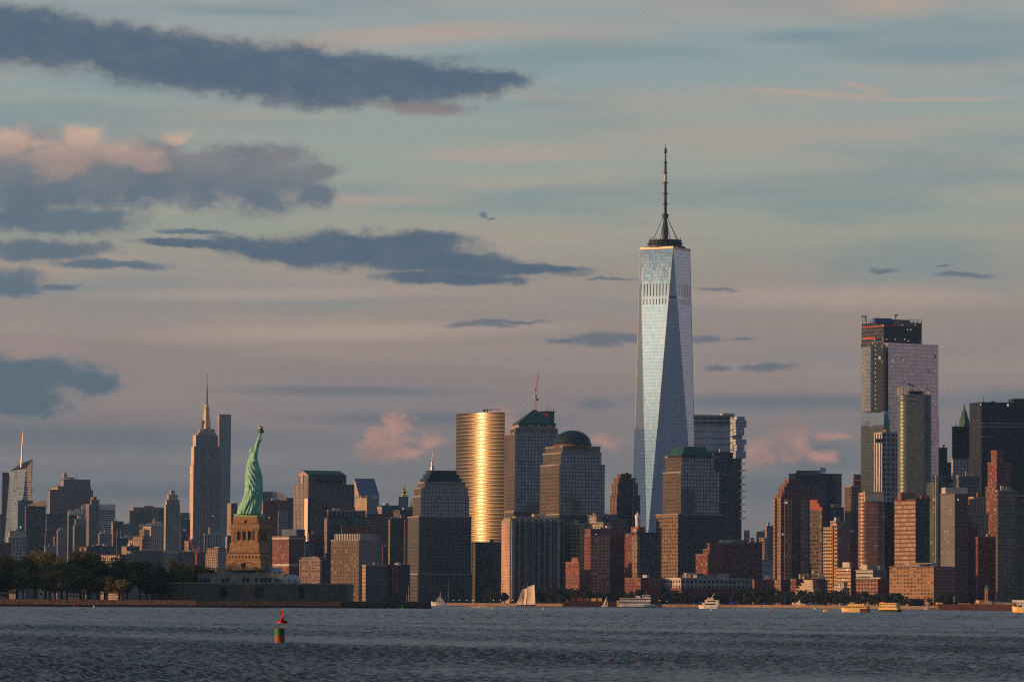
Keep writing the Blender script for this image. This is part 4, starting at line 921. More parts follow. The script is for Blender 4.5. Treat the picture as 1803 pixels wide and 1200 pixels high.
slab(_r, 'netting_strip', 1518, D + 20, 1556, D - 3, 574, 576, 2, M['orange']); slab(_r, 'netting_strip', 1556, D - 3, 1623, D + 10, 573, 574.6, 2, M['orange'])
slab(_r, 'netting_strip', 1519, D + 18, 1541, D + 6, 593.5, 597, 2, M['orange'])
for k in range(16): mast(_r, 1519 + k * 6.9, 561 + (k * 5 % 4), 575, D + 12, .35, 'dark', 'scaffold_post', .3)
for k in range(3): slab(_r, 'scaffold_rail', 1518, D + 13, 1622, D + 13, 562 + k * 4, 562.5 + k * 4, .5, M['dark'])
for x0, y0, x1, y1, xb in ((1516, 557, 1527, 556.5, 1524), (1575, 554.5, 1581, 554, 1577)):
    cr = thing('roof_crane', 'small rooftop hoist at the %s of the unfinished glass tower' % ('west corner' if x0 < 1550 else 'middle'), 'crane', (at(xb, 566, D + 15).x, D + 15, at(xb, 566, D + 15).z))
    MB().tube(at(xb, 566, D + 15), at(xb, y0, D + 15), .6, .5).build('mast', M['dark'], cr); MB().tube(at(x0, y0, D + 15), at(x1, y1, D + 15), .8, .6).build('jib', M['dark'], cr); P_box(cr, 'cab', xb - 1.4, xb + 1.4, y0, y0 + 3, D + 14, 2, M['conc'])

B('apartment_tower', 'white ribbed tower with square attic openings before the unfinished glass tower', 4450, [(1539, 1553, 1584, 762, 'white_grid', 'white_piers')], bits=1, th=24)
_r = LAST
for k in range(3): slab(LAST, 'attic_opening', 1542 + k * 3.6, 4449 - k * 2, 1544 + k * 3.6, 4447 - k * 2, 772, 779, 1.5, M['black'])
# rounded glass tower with gilded edge
D = 4400
def rounded(name, label, x0, x1, y, D, dep, r_, style, cap=True, n=8):
    a, b = at(x0, y, D), at(x1, y, D); w = b.x - a.x; r_ = min(r_, w / 2 - .1, dep / 2 - .1)
    pts = []
    for (qx, qy, st) in ((w - r_, r_, -90), (w - r_, dep - r_, 0), (r_, dep - r_, 90), (r_, r_, 180)):
        for i in range(n + 1): t = R(st + 90 * i / n); pts.append((a.x + qx + r_ * math.cos(t), D + qy + r_ * math.sin(t)))
    root = thing(name, label, 'building', (a.x + w / 2, D, LZ))
    m_ = MB(); zt = a.z; u = 0; s_ = STY[style]
    for i in range(len(pts)):
        p, q_ = pts[i], pts[(i + 1) % len(pts)]; du = math.dist(p, q_) / s_[2]
        m_.quad([(*p, LZ), (*q_, LZ), (*q_, zt), (*p, zt)], [(u, 0), (u + du, 0), (u + du, (zt - LZ) / s_[1]), (u, (zt - LZ) / s_[1])], 0); u += du
    m_.quad([(*p, zt) for p in pts], None, 1); m_.build('body', [sm(style), M['roof']], root)
    return root, pts, zt
_r, pts, zt = rounded('glass_tower', 'rounded green glass tower with a gilded edge and open roof screen', 1583, 1641, 694, D, 26, 9, 'gilded_glass')
m_ = MB()
for i, p in enumerate(pts): m_.tube((*p, zt), (*p, zt + 7.5 - 3.5 * max(0, (p[0] - pts[0][0]) / 8)), .22, .22, 4)
for i in range(len(pts)): a, b = pts[i], pts[(i + 1) % len(pts)]; m_.tube((*a, zt + 7.5 - 3.5 * max(0, (a[0] - pts[0][0]) / 8)), (*b, zt + 7.5 - 3.5 * max(0, (b[0] - pts[0][0]) / 8)), .35, .35, 4)
m_.build('roof_screen', M['pale'], _r)
P_box(_r, 'penthouse', 1600, 1628, 688, 695, D + 8, 10, M['dark']); 
for k in range(2): P_box(_r, 'floor_line', 1584, 1640, 694.5 + k * 8, 696 + k * 8, D - .6, 2, M['pale'])
cr = thing('roof_crane', 'slanting grey crane on the roof of the rounded green glass tower', 'crane', (at(1606, 690, D + 10).x, D + 10, zt))
MB().tube(at(1598, 675, D + 10), at(1613, 681, D + 10), .8, .6).build('jib', M['dark'], cr); MB().tube((at(1606, 690, D + 10).x, D + 10, zt), at(1606, 678, D + 10), .6).build('mast', M['dark'], cr)
_r, pts, zt = rounded('apartment_tower', 'curved hotel tower striped with red brick bands and mirror windows', 1513, 1557, 866, 4050, 22, 7, 'red_banded')
P_box(_r, 'crown_band', 1521, 1556, 865, 879, 4048, 8, M['tan']); P_box(_r, 'crown_band', 1521.5, 1555.5, 871, 882, 4047.4, 8, M['pale'])
B('apartment_tower', 'dark glass wing joined to the red banded hotel tower', 4080, [(1555, 1557, 1575, 885, 'navy_glass')], bits=1, th=14)
B('office_tower', 'brown tower of close set mirror windows right of the red banded hotel', 4020, [(1575, 1612, 1637, 879, 'teal_glass', 'red_banded')], bits=0, th=33)
_r = LAST
P_box(_r, 'penthouse', 1584, 1609, 867, 880, 4032, 14, M['brown']); P_box(_r, 'brick_corner', 1620, 1636, 872, 878, 4030, 10, M['brick'])
_r, pts, zt = rounded('glass_tower', 'dark rounded glass tower with a thin gold lit strip', 1634, 1684, 848, 4150, 30, 14, 'green_glass')
_m = MB(); _p = at(1659, 848, 4165); _m.lathe([(at(1684, 848, 4150).x - _p.x - 1, 0), (at(1679, 848, 4150).x - _p.x, 4.5), (at(1668, 848, 4150).x - _p.x, 6.8), (.5, 7.2)], (_p.x, _p.y, zt), 28, 0, 1, .52); _m.build('curved_roof', M['dark'], _r, True)
P_box(_r, 'gold_strip', 1647.5, 1652, 838, 1010, 4149.2, 3, M['steel'])
B('apartment_tower', 'tower half pale blue windows and half dark brick beside the rounded dark glass tower', 4000, [(1656, 1681, 1705, 870, 'dark_brick', 'blue_concrete')], bits=0, th=45)
_r = LAST; P_box(_r, 'penthouse', 1662, 1702, 858, 871, 4012, 14, M['pale'])
# dark spire tower and black slab
_r, _f, _z = B('spire_tower', 'dark tower with steep green copper pyramid spire behind the black slab', 4650, [(1675, 1678, 1712, 808, 'pale_concrete'), (1676, 1678, 1712, 752, 'black_steel')], bits=0)
_p = at(1698, 752, 4668); k_ = 4660 / F
MB().lathe([(11 * k_, 0), (9 * k_, 8 * k_), (8.6 * k_, 12 * k_), (5 * k_, 23 * k_), (5.4 * k_, 24 * k_), (2 * k_, 32 * k_), (1.9 * k_, 34 * k_), (.2, 41 * k_)], (_p.x, _p.y, _p.z), 4).build('copper_spire', M['green'], _r)
for x in (1683, 1711): 
    _p = at(x, 752, 4660); MB().lathe([(1.2, 0), (.1, 5)], (_p.x, _p.y, _p.z), 6).build('finial', M['green'], _r)
B('office_block', 'black windowless block right of the unfinished glass tower', 4800, [(1650, 1653, 1668, 789, 'black_steel')], bits=1)
B('office_block', 'small dark block between the black block and cream spire tower base', 4760, [(1667, 1668, 1678, 815, 'navy_glass')], bits=0)
_r, _f, _z = B('office_slab', 'huge black steel slab looming near the right end of the skyline', 4500, [(1707, 1728, 1850, 709, 'black_steel')], bits=0, th=18)
P_box(_r, 'penthouse', 1781, 1845, 702, 710, 4530, 20, M['dark']); mast(_r, 1732, 698, 709, 4515, .5); P_box(_r, 'rooftop_unit', 1745, 1752, 706, 710, 4520, 6, M['dark'])
for y, x0, x1 in ((744, 1730, 1803), (750, 1729, 1803), (767, 1730, 1748)): slab(_r, 'pale_band', x0, 4499 + (x0 - 1728) * .2, x1, 4499 + (x1 - 1728) * .2, y, y + 2, 1.5, M['conc'])
B('brick_tower', 'stepped red brick tower standing before the huge black slab', 4250, [(1735, 1754, 1782, 858, 'dark_brick', 'red_brick'), (1739, 1755, 1781, 815, 'dark_brick', 'red_brick'), (1745, 1755, 1767, 794, 'red_brick', 'red_brick')], bits=0, th=34)
B('office_tower', 'broad tan office tower with gold lit right corner at the skyline end', 3950, [(1753, 1757, 1790, 864, 'amber_rows', 'brown_stone')], bits=3, th=12)
_r = LAST
slab(_r, 'gold_corner', 1789, 3958, 1830, 3966, 868, 1058, 18, [sm('amber_rows')], 2.8, 3.7)
for y in (872, 903): slab(_r, 'stone_band', 1754, 3949, 1826, 3962, y, y + 1.6, 2, M['tan'])
B('deco_tower', 'tan art deco tower in shade left of the broad tan office', 4050, [(1703, 1712, 1740, 905, 'tan_stone', 'brown_stone'), (1705, 1714, 1736, 876, 'tan_stone', 'brown_stone')], bits=1)
B('brick_block', 'deep red brick block low between art deco tower and broad tan office', 3980, [(1718, 1722, 1755, 946, 'dark_brick', 'dark_brick')], bits=1)
B('office_block', 'dusky grey block behind the half brick tower', 4300, [(1684, 1688, 1725, 838, 'blue_concrete')], bits=2)
B('office_block', 'dark red block between the half brick tower and art deco tower', 4020, [(1698, 1700, 1722, 928, 'dark_brick')], bits=1)
# waterfront hotel and its neighbours
_r, _f, _z = B('hotel', 'long gold lit waterfront hotel with rows of small windows', 3860, [(1566, 1644, 1682, 998, 'dark_brick', 'hotel_grid')], bits=4, th=56)
P_box(_r, 'archway', 1598, 1628, 1053, 1066, 3820, 3, M['brick']); P_box(_r, 'arch_opening', 1602, 1624, 1056, 1066, 3819, 3, M['black'])
B('office_block', 'pale concrete block with strip windows left of the waterfront hotel', 3950, [(1507, 1537, 1561, 1004, 'blue_concrete', 'white_bands')], bits=2, th=45)
B('brick_block', 'red brick waterfront block with big square windows', 3900, [(1507, 1546, 1564, 1020, 'dark_brick', 'red_brick')], bits=1, th=50)
B('brick_block', 'banded red and grey block behind the pale strip window block', 4020, [(1471, 1498, 1512, 1000, 'dark_brick', 'red_banded')], bits=2, th=40)
B('museum_wing', 'low grey museum wing with dark strip windows behind the trees', 4020, [(1468, 1484, 1512, 1036, 'grey_bands', 'pale_concrete'), (1474, 1486, 1510, 1026, 'grey_bands', 'pale_concrete')], bits=1, th=24)
root = None
for k in range(6):
    t_ = k / 5; ft, zt_ = corners(1395 + k * 4.3, 1433 - t_ * 2.5, 1450 - k * 3.0, 1046 - k * 5.2, 4080 + k * 2.2, R(42))
    if root is None: root = thing('stepped_museum', 'low six tiered stepped stone museum among waterfront trees', 'building', (ft[0][0], ft[0][1], LZ)); zprev = LZ
    MB().prism(ft, zprev, zt_ - 1.3).build('tier', M['pale'], root); MB().prism(inflate(ft, .9), zt_ - 1.3, zt_).build('tier_roof', M['tan'], root); zprev = zt_
# ------------------------------------------------------------------ tallest spire skyscraper of midtown
D = 8300
ET = 12.0
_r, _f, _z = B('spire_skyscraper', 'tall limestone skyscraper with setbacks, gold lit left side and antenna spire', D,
  [(334.5, 340.5, 389, 818, 'limestone_piers', 'limestone_sunlit'), (336.5, 341.5, 387, 785, 'limestone_piers', 'limestone_sunlit'), (339.5, 345, 384, 765, 'limestone_piers', 'limestone_sunlit'), (345, 349, 380, 761, 'limestone', 'limestone'), (348.5, 352, 378, 755, 'limestone', 'limestone')], bits=0, th=ET, parapet=False, step=5)
for x0, x1, y in ((341, 356, 818), (374, 388.5, 818), (342.5, 355, 786), (375, 386.5, 786)):
    slab(_r, 'wing', x0, D - 3 + (x0 - 341) * .24, x1, D - 3 + (x1 - 341) * .24, y, 1060, 8, [sm('limestone_piers')], 4.0, 4.2) if y > 800 else slab(_r, 'wing', x0, D + 2 + (x0 - 341) * .24, x1, D + 2 + (x1 - 341) * .24, y, 820, 8, [sm('limestone_piers')], 4.0, 4.2)
k_ = D / F; _p = at(363, 755, D + 26); zt_ = _p.z
h_ = lambda y: at(363, y, D + 26).z - zt_
MB().lathe([(8.6 * k_, 0), (7.4 * k_, 8 * k_), (5.9 * k_, 22 * k_), (5.0 * k_, 33 * k_), (5.4 * k_, 34 * k_), (5.4 * k_, 37 * k_), (4.3 * k_, 38 * k_), (3.9 * k_, 43 * k_), (1.5 * k_, 44 * k_)], (_p.x, _p.y, zt_), 8).build('mooring_mast', M['steel'], _r)
MB().lathe([(1.5 * k_, 44 * k_), (1.3 * k_, 60 * k_), (.95 * k_, 75 * k_), (.5 * k_, 76 * k_), (.3 * k_, 97 * k_)], (_p.x + 1, _p.y, zt_), 8).build('antenna', M['brown'], _r)
for dx_ in (-13.5, 13.5): MB().box((_p.x + dx_ * k_ * .5, _p.y - 6, zt_ + 6), (3, 3, 22)).build('mast_buttress', M['steel'], _r)

# crystalline tower at the far left
D = 8300
root = thing('crystal_tower', 'crystalline glass tower with slanted broken top and tall lit spire', 'building', (at(30, 900, D).x, D, LZ))
pz = lambda x, y, d: at(x, y, d)
bA, bB, bC, bD = [at(x, 1055, d) for x, d in ((0, D + 8), (22, D), (57.5, D + 14), (40, D + 50))]
for p in (bA, bB, bC, bD): p.z = LZ
tA, tB, tC, tD = at(17.5, 829, D + 14), at(46, 824, D + 2), at(57.2, 808, D + 15), at(38, 815, D + 46)
m_ = MB()
def tri(*pts):
    uv = [(p.x / 4, (p.z - LZ) / 5) for p in pts]; m_.quad(pts, uv)
tri(bA, bB, tA); tri(bB, tB, tA); tri(bB, bC, tB); tri(bC, tC, tB); tri(bC, bD, tD, tC); tri(bD, bA, tA, tD)
m_.quad([tA, tB, tC, tD], None, 1)
m_.build('glass_body', [sm('pale_glass'), M['dark']], root)
m_ = MB(); m_.tube(tA, tC, 1.1, 1.1, 4); m_.tube(tB, tC, .8, .8, 4); m_.tube(tA, tD, .8, .8, 4)
for k in range(9): m_.tube(tA.lerp(tC, k / 8), tA.lerp(tC, k / 8) - Vector((0, 0, 12 + k)), .5, .5, 4)
m_.build('crown_frame', M['steel'], root)
_a = at(37, 826, D + 12); _b = at(40.5, 757, D + 12); MB().tube(_a, at(39.6, 775, D + 12), 1.9, 1.0).tube(at(39.6, 775, D + 12), _b, .8, .25).build('spire', M['steel'], root)
_ft, zt_ = corners(3, 4.5, 18, 831, D + 20, R(12)); MB().prism(_ft, LZ, zt_, None, [0] * 4, 1, 4, 5, LZ).build('rear_slab', [sm('dark_glass'), M['roof']], root)

# red crane low at the foot of the spire skyscraper
cr = thing('tower_crane', 'red luffing crane with raised jibs low at the foot of the spire skyscraper', 'crane', (at(346, 985, 5600).x, 5600, LZ))
m_ = MB(); m_.tube((at(346, 985, 5600).x, 5600, LZ), at(346, 974, 5600), 1.1, 1.1, 4); m_.build('mast', M['red'], cr)
m_ = MB(); lattice(m_, at(346, 977, 5600), at(328.5, 938, 5600), 1.0, 9); m_.build('jib', M['red'], cr)
m_ = MB(); lattice(m_, at(346, 978, 5600), at(350, 962, 5600), 1.0, 5); m_.build('counter_jib', M['red'], cr)

# ------------------------------------------------------------------ statue island
D0 = 2330; IZ = 3.8
isl = [at(x, 1066, d).xy for x, d in ((-700, 2260), (-100, 2278), (345, 2284), (600, 2290), (757, 2318))]
foot_i = [tuple(p) for p in isl] + [(at(757, 1066, 2318).x - 4, 2480), (isl[0].x, 2560)]
m_ = MB(); m_.prism(foot_i, -2.0, IZ); tag(m_.build('lawn', mat('island_grass', (.07, .085, .025), .95, 0, .5, .12)), None, kind='structure')
for nm, lb, pts, zt_ in (('seawall', 'rough brown stone seawall of the statue island with dark wet foot', isl[:3], IZ - .45), ('seawall', 'darker stone seawall right of the step below the fort', isl[2:], IZ - .9)):
    rt = thing(nm, lb, 'seawall', (pts[0].x, pts[0].y, 0))
    a1, a2 = MB(), MB()
    for p, q_ in zip(pts, pts[1:]):
        d = (q_ - p).normalized(); n_ = Vector((d.y, -d.x))
        a1.prism([tuple(p + n_ * 1.2), tuple(q_ + n_ * 1.2), tuple(q_ - n_ * 1.5), tuple(p - n_ * 1.5)], -1.5, zt_ + .5)
        a2.prism([tuple(p + n_ * 1.9), tuple(q_ + n_ * 1.9), tuple(q_ + n_ * .6), tuple(p + n_ * .6)], -1.6, 1.15)
    a1.build('stone_face', mat('island_stone', (.20, .125, .095), .9, 0, .5, .5) if zt_ > 3.1 else mat('island_stone_dark', (.10, .08, .07), .9, 0, .5, .5), rt); a2.build('wet_foot', mat('wet_stone', (.02, .018, .018), .5, 0, .5, .6), rt)

FORT = mat('fort_granite', (.15, .125, .10), .95, 0, .35, .35); TER = mat('terrace_granite', (.30, .285, .25), .9, 0, .2, .3)
fp = [(270, 2352), (300, 2338), (345, 2322), (418, 2331), (462, 2325), (522, 2333), (612, 2352)]
ff = [tuple(at(x, 1040, d).xy) for x, d in fp]; ff += [(ff[-1][0], 2440), (ff[0][0], 2440)]
fz = at(450, 1025.5, 2330).z
rt = thing('fort', 'dark star shaped granite fort wall under the statue pedestal', 'fort', (ff[2][0], ff[2][1], IZ))
m_ = MB(); m_.prism(ff, IZ - .5, fz - .7); m_.build('rampart', FORT, rt)
m_ = MB(); m_.prism(inflate(ff, .45), fz - .7, fz); m_.build('coping', TER, rt)
def on_poly(x):
    for (x0, d0), (x1, d1) in zip(fp, fp[1:]):
        if x0 <= x <= x1: return d0 + (d1 - d0) * (x - x0) / (x1 - x0)
for x0, x1 in ((389, 399), (449, 462), (527, 534.5)):
    slab(rt, 'sally_port', x0, on_poly(x0) - .45, x1, on_poly(x1) - .45, 1031, 1050.5, 1.0, M['black'])
# terraces
def terrace(xL, xE, xR, y, yb, D, th, m_, name):
    ft, z = corners(xL, xE, xR, y, D, R(th)); zb = at(xE, yb, D).z
    MB().prism(ft, zb, z).build(name, m_, rt); MB().prism(inflate(ft, .35), z - .5, z + .25).build('cornice', m_, rt); return ft, z
terrace(348, 500, 506, 1010, 1026, 2352, 80, TER, 'lower_terrace')
terrace(381, 473, 489, 999, 1010.5, 2362, 80, TER, 'upper_terrace')
tw = corners(348, 500, 506, 1010, 2352, R(80))[0]
e_, u_ = Vector(tw[0]), Vector(tw[1]) - Vector(tw[0])
lw = Vector(tw[3]) - e_
for x in (354, 361, 367.5, 393, 400.5, 429, 436.5, 451.5, 461, 468, 475):
    k = (500 - x) / (500 - 348); c = e_ + lw * k; d_ = math.atan2(lw.y, lw.x)
    MB().box((c.x, c.y - .12, (at(x, 1020.3, c.y).z)), (1.35, .5, 2.2), rz=d_).build('window', M['black'], rt)
for x in (485, 488.5): MB().box((at(x, 1020, 2351).x, 2350.5 + .6, at(x, 1020.5, 2351).z), (.7, .6, 2.1)).build('window', M['black'], rt)
for x0, x1, xt0, xt1, y0, y1, d, lb in ((477, 498, 482, 493, 999, 1010, 2358, 'pale grey canopy tent behind the upper terrace of the fort'), (497, 529, 505, 522, 1011, 1025, 2345, 'pale grey canopy tent with two slit windows on the fort wall')):
    a, b = at(x0, y1, d), at(x1, y1, d); t0, t1 = at(xt0, y0, d), at(xt1, y0, d)
    tt = thing('tent', lb, 'tent', (a.x, d, a.z)); m_ = MB()
    zm = a.z + (t0.z - a.z) * .35
    m_.prism([(a.x, d), (b.x, d), (b.x, d + 8), (a.x, d + 8)], a.z, zm); m_.prism([(a.x, d), (b.x, d), (b.x, d + 8), (a.x, d + 8)], zm, t0.z, [(t0.x, d + 3), (t1.x, d + 3), (t1.x, d + 5), (t0.x, d + 5)])
    m_.build('canvas', mat('tent_canvas', (.42, .46, .5), .8), tt)
    for f_ in (.35, .72): c = a.lerp(b, f_); MB().box((c.x, d - .1, c.z + (t0.z - a.z) * .22), (.35, .3, (t0.z - a.z) * .4)).build('slit_window', M['black'], tt)

# pedestal: wide sunlit face to the left, narrow shaded face to the right
PD = 2356; TH = 71
GR = bpy.data.materials.new('pedestal_granite'); GR.use_nodes = True
T = NT(GR.node_tree); T.N.clear()
_oc = T.new('ShaderNodeTexCoord').outputs['Object']; _os = T.new('ShaderNodeSeparateXYZ', {0: _oc})
_bk = T.new('ShaderNodeTexBrick', {'Vector': T.new('ShaderNodeCombineXYZ', {0: T.m('ADD', _os.outputs[0], _os.outputs[1]), 1: _os.outputs[2], 2: 0.0}), 'Color1': (.44, .275, .15, 1), 'Color2': (.33, .20, .105, 1), 'Mortar': (.17, .10, .055, 1), 'Scale': 1.0, 'Mortar Size': .09, 'Brick Width': 2.3, 'Row Height': 1.05})
_nz = T.ss(T.noise(_oc, .5, 5.0, .6).outputs[0], .25, .75, .75, 1.2)
_c = T.mix(1.0, _bk.outputs[0], T.new('ShaderNodeCombineXYZ', {0: _nz, 1: _nz, 2: _nz}).outputs[0], 'MULTIPLY')
T.L.new(T.new('ShaderNodeBsdfPrincipled', {'Base Color': _c, 'Roughness': .9}).outputs[0], T.new('ShaderNodeOutputMaterial').inputs[0])
ft, zb = corners(397.5, 458.7, 479, 999, PD, R(TH))
rt = thing('pedestal', 'tall golden lit granite pedestal with loggia openings under the green statue', 'pedestal', (sum(p[0] for p in ft) / 4, sum(p[1] for p in ft) / 4, zb))
pc = Vector((sum(p[0] for p in ft) / 4, sum(p[1] for p in ft) / 4)); half0 = (Vector(ft[0]) - Vector(ft[1])).length / 2
wbase = (458.7 - 397.5)
def pfoot(width_px):                 # square about the pedestal axis whose left face spans width_px
    return scale_foot(ft, width_px / wbase, tuple(pc))
pz_ = lambda y: at(440, y, PD).z
def course(w0, w1, y0, y1, name, m_=GR): return MB().prism(pfoot(w0), pz_(y0), pz_(y1), pfoot(w1)).build(name, m_, rt)
course(63, 62, 1003, 988, 'base_course'); course(60, 59, 988, 984.5, 'base_course')
course(60, 59.5, 984.5, 976, 'shield_course'); course(58, 52, 976, 969, 'flared_course'); course(52.5, 50.5, 969, 957, 'plain_course')
course(51.5, 51.5, 957, 955.5, 'string_course'); logg = course(48, 47, 955.5, 933, 'loggia'); course(50, 50, 933, 930.5, 'entablature'); course(53.5, 53.5, 930.5, 927.5, 'balcony_slab'); course(51.5, 51.5, 927.5, 922, 'balcony_wall')
course(43.5, 43, 922, 910, 'attic'); course(41, 40.5, 910, 909, 'attic_cap')
VERD = mat('verdigris', (.28, .62, .48), .62, .0, .32, .5, .3)
VERDP = mat('verdigris_plinth', (.24, .48, .30), .65, 0, .12, .3)
MB().prism(pfoot(41.5), pz_(909), pz_(903.5)).build('copper_plinth', VERDP, rt)
def face_pt(width_px, k, y, side=0, out=0.0):
    p = pfoot(width_px); a, b = (Vector(p[3]), Vector(p[0])) if side == 0 else (Vector(p[0]), Vector(p[1]))
    c = a.lerp(b, k); d = (b - a).normalized(); n_ = Vector((d.y, -d.x)); c = c + n_ * out
    return Vector((c.x, c.y, pz_(y))), math.atan2(d.y, d.x)
for side in (0, 1):
    for k in (.30, .5, .70):
        c, a = face_pt(47.4, k, 942, side, .02); MB().box(c, (2.3, .5, 4.3), rz=a).build('loggia_opening', M['black'], logg)
        for s_ in (-1, 1):
            c2, a = face_pt(47.4, k + s_ * .088, 942, side, .35); MB().box(c2, (.55, .8, 5.2), rz=a).build('pier', GR, logg)
    for k in (.08, .92):
        for j in range(7):
            c, a = face_pt(47.6, k, 937 + j * 2.6, side, .05); MB().box(c, (1.7, .6, .5), rz=a).build('rustic_block', GR, logg)
    for j in range(10):
        c, a = face_pt(59.8, .06 + j * .098, 979.5, side, .1); m_ = MB(); m_.lathe([(.15, 0), (.62, .05), (.62, .3), (.1, .5)], (0, 0, 0), 12)
        o = m_.build('shield', GR, rt, False, (0, 0, 0)); o.location = c - rt.location; o.rotation_euler = (R(90), 0, a)
        c, a = face_pt(56.8, .07 + j * .096, 972.5, side, .0); MB().box(c, (.7, .5, .7), rz=a).build('slit', M['brown'], rt)
    c, a = face_pt(43.3, .5, 917.5, side, .0); MB().box(c, (1.3, .4, 1.7), rz=a).build('attic_door', M['black'], rt)
    c, a = face_pt(62.2, .5, 994.5, side, .1); MB().box(c, (1.9, .7, 2.6), rz=a).build('doorway', M['black'], rt)
    for k in range(9):
        c, a = face_pt(51.5, .06 + k * .11, 921.5, side, -.2); MB().box(c, (.5, .5, 1.2), rz=a).build('baluster', GR, rt)

# ------------------------------------------------------------------ the statue
SD = PD
sy0 = 903.5
st_c = pc
sc_ = SD / F
def sx(px): return at(px, 860, SD).x
def sz(py): return at(440, py, SD).z
# outline: y, left, right
OUT = [(904, 416.5, 459.0), (900, 417.0, 459.6), (896, 418.2, 460.3), (890, 420.3, 460.8), (884, 423.6, 461.2), (878, 426.4, 461.5), (872, 428.4, 461.9), (866, 429.4, 462.2), (858, 429.8, 462.2),
       (850, 430.1, 461.8), (842, 430.4, 461.2), (834, 430.8, 460.0), (826, 431.2, 458.0), (820, 432.0, 456.2), (814, 433.4, 453.6), (809, 435.0, 451.6), (805, 436.4, 450.6), (801, 437.2, 450.4), (798, 438.5, 449.6), (796, 440.5, 447.5)]
NS = 112
verts, faces = [], []
ysamp = np.linspace(904, 796, 130)
oy = np.array([o[0] for o in OUT])[::-1]; ol = np.array([o[1] for o in OUT])[::-1]; orr = np.array([o[2] for o in OUT])[::-1]
for y in ysamp:
    l, r_ = np.interp(y, oy, ol), np.interp(y, oy, orr)
    cxp, hw = (l + r_) / 2, (r_ - l) / 2
    t_ = (904 - y) / 108.0                         # 0 hem .. 1 neck
    dep = (17.5 - 5.5 * t_) if t_ < .75 else np.interp(t_, [.75, .9, 1.0], [13.4, 8.5, 3.6])
    for k in range(NS):
        a = 2 * math.pi * k / NS
        ca, sa = math.cos(a), math.sin(a)          # sa<0 faces the viewer
        # folds: slanting sashes over the torso, upright pleats in the skirt
        skirt = np.interp(t_, [0, .12, .45, .6], [1.0, 1.0, .8, 0.0]); sash = np.interp(t_, [.2, .4, .62, .82, .92], [0, .8, 1.0, .6, 0.0])
        g1 = math.sin(a * 13 + 5.0 * t_ + 1.6 * math.sin(9 * t_ + a * 2)); g2 = math.sin(a * 4.0 + 17 * t_ + 1.8 * math.sin(a * 2 + 6 * t_)); g3 = math.sin(a * 8 - 15 * t_ + 1.1)
        fold = skirt * (.50 * (1 - abs(g1)) - .2 + .22 * g3) + sash * (.62 * (1 - abs(g2)) - .25)
        amp = .34 * (1.0 if hw > 6 else .4)
        # mass: right hip forward, cloak falling at the back
        rr = 1 + amp * fold * (.35 + .65 * abs(sa))
        X = cxp + hw * ca * (1 + .02 * fold)
        Yd = dep * .78 * sa * rr
        if sa < 0: Yd -= 1.6 * math.exp(-((a - 4.4) / .5) ** 2) * np.interp(t_, [.15, .35, .6, .75], [0, 1, .8, 0])
        verts.append((sx(X), SD + 5.2 + Yd * sc_, sz(y)))
n_r = len(ysamp)
for j in range(n_r - 1):
    for k in range(NS): faces.append((j * NS + k, j * NS + (k + 1) % NS, (j + 1) * NS + (k + 1) % NS, (j + 1) * NS + k))
faces.append(tuple(range(NS))[::-1]); faces.append(tuple((n_r - 1) * NS + k for k in range(NS)))
def limb(chain, n=20, fold=0.0):
    "tapering limb of (px, py, depth offset, radius px)"
    pts = [Vector((sx(p[0]), SD + 5.2 + p[2] * sc_, sz(p[1]))) for p in chain]; base = len(verts)
    dense = []
    for i in range(len(pts) - 1):
        for s_ in range(5): f_ = s_ / 5; dense.append((pts[i].lerp(pts[i + 1], f_), (chain[i][3] * (1 - f_) + chain[i + 1][3] * f_) * sc_))
    dense.append((pts[-1], chain[-1][3] * sc_))
    for i, (p, r_) in enumerate(dense):
        d = (dense[min(i + 1, len(dense) - 1)][0] - dense[max(i - 1, 0)][0]).normalized(); x = d.cross(Vector((0, 1, 0))).normalized(); y = d.cross(x)
        for k in range(n):
            a = 2 * math.pi * k / n; q_ = r_ * (1 + fold * math.sin(a * 4 + i * .5)); verts.append(tuple(p + x * q_ * math.cos(a) + y * q_ * math.sin(a)))
    for j in range(len(dense) - 1):
        for k in range(n): faces.append((base + j * n + k, base + j * n + (k + 1) % n, base + (j + 1) * n + (k + 1) % n, base + (j + 1) * n + k))
    faces.append(tuple(base + k for k in reversed(range(n)))); faces.append(tuple(base + (len(dense) - 1) * n + k for k in range(n)))
# raised right arm with loose sleeve, wrist and fist
limb([(446.5, 812, -5, 5.2), (447.2, 803, -6, 5.0), (448.6, 794, -6.2, 4.4), (450.4, 786, -6, 3.9), (452.6, 778, -5.5, 3.4), (454.6, 771, -5, 2.9), (456.0, 766, -4.6, 2.4)], 22, .06)
limb([(454.8, 770, -4.8, 2.1), (456.2, 765.5, -4.5, 1.75), (457.2, 762.5, -4.3, 1.9), (457.6, 760.8, -4.2, 1.7)], 14)
limb([(455.6, 768, -6, 1.5), (457.6, 772, -6.4, 1.7), (457.7, 776, -6.2, 1.3), (457.4, 778.5, -6, .6)], 12, .1)      # sleeve end hanging from the wrist
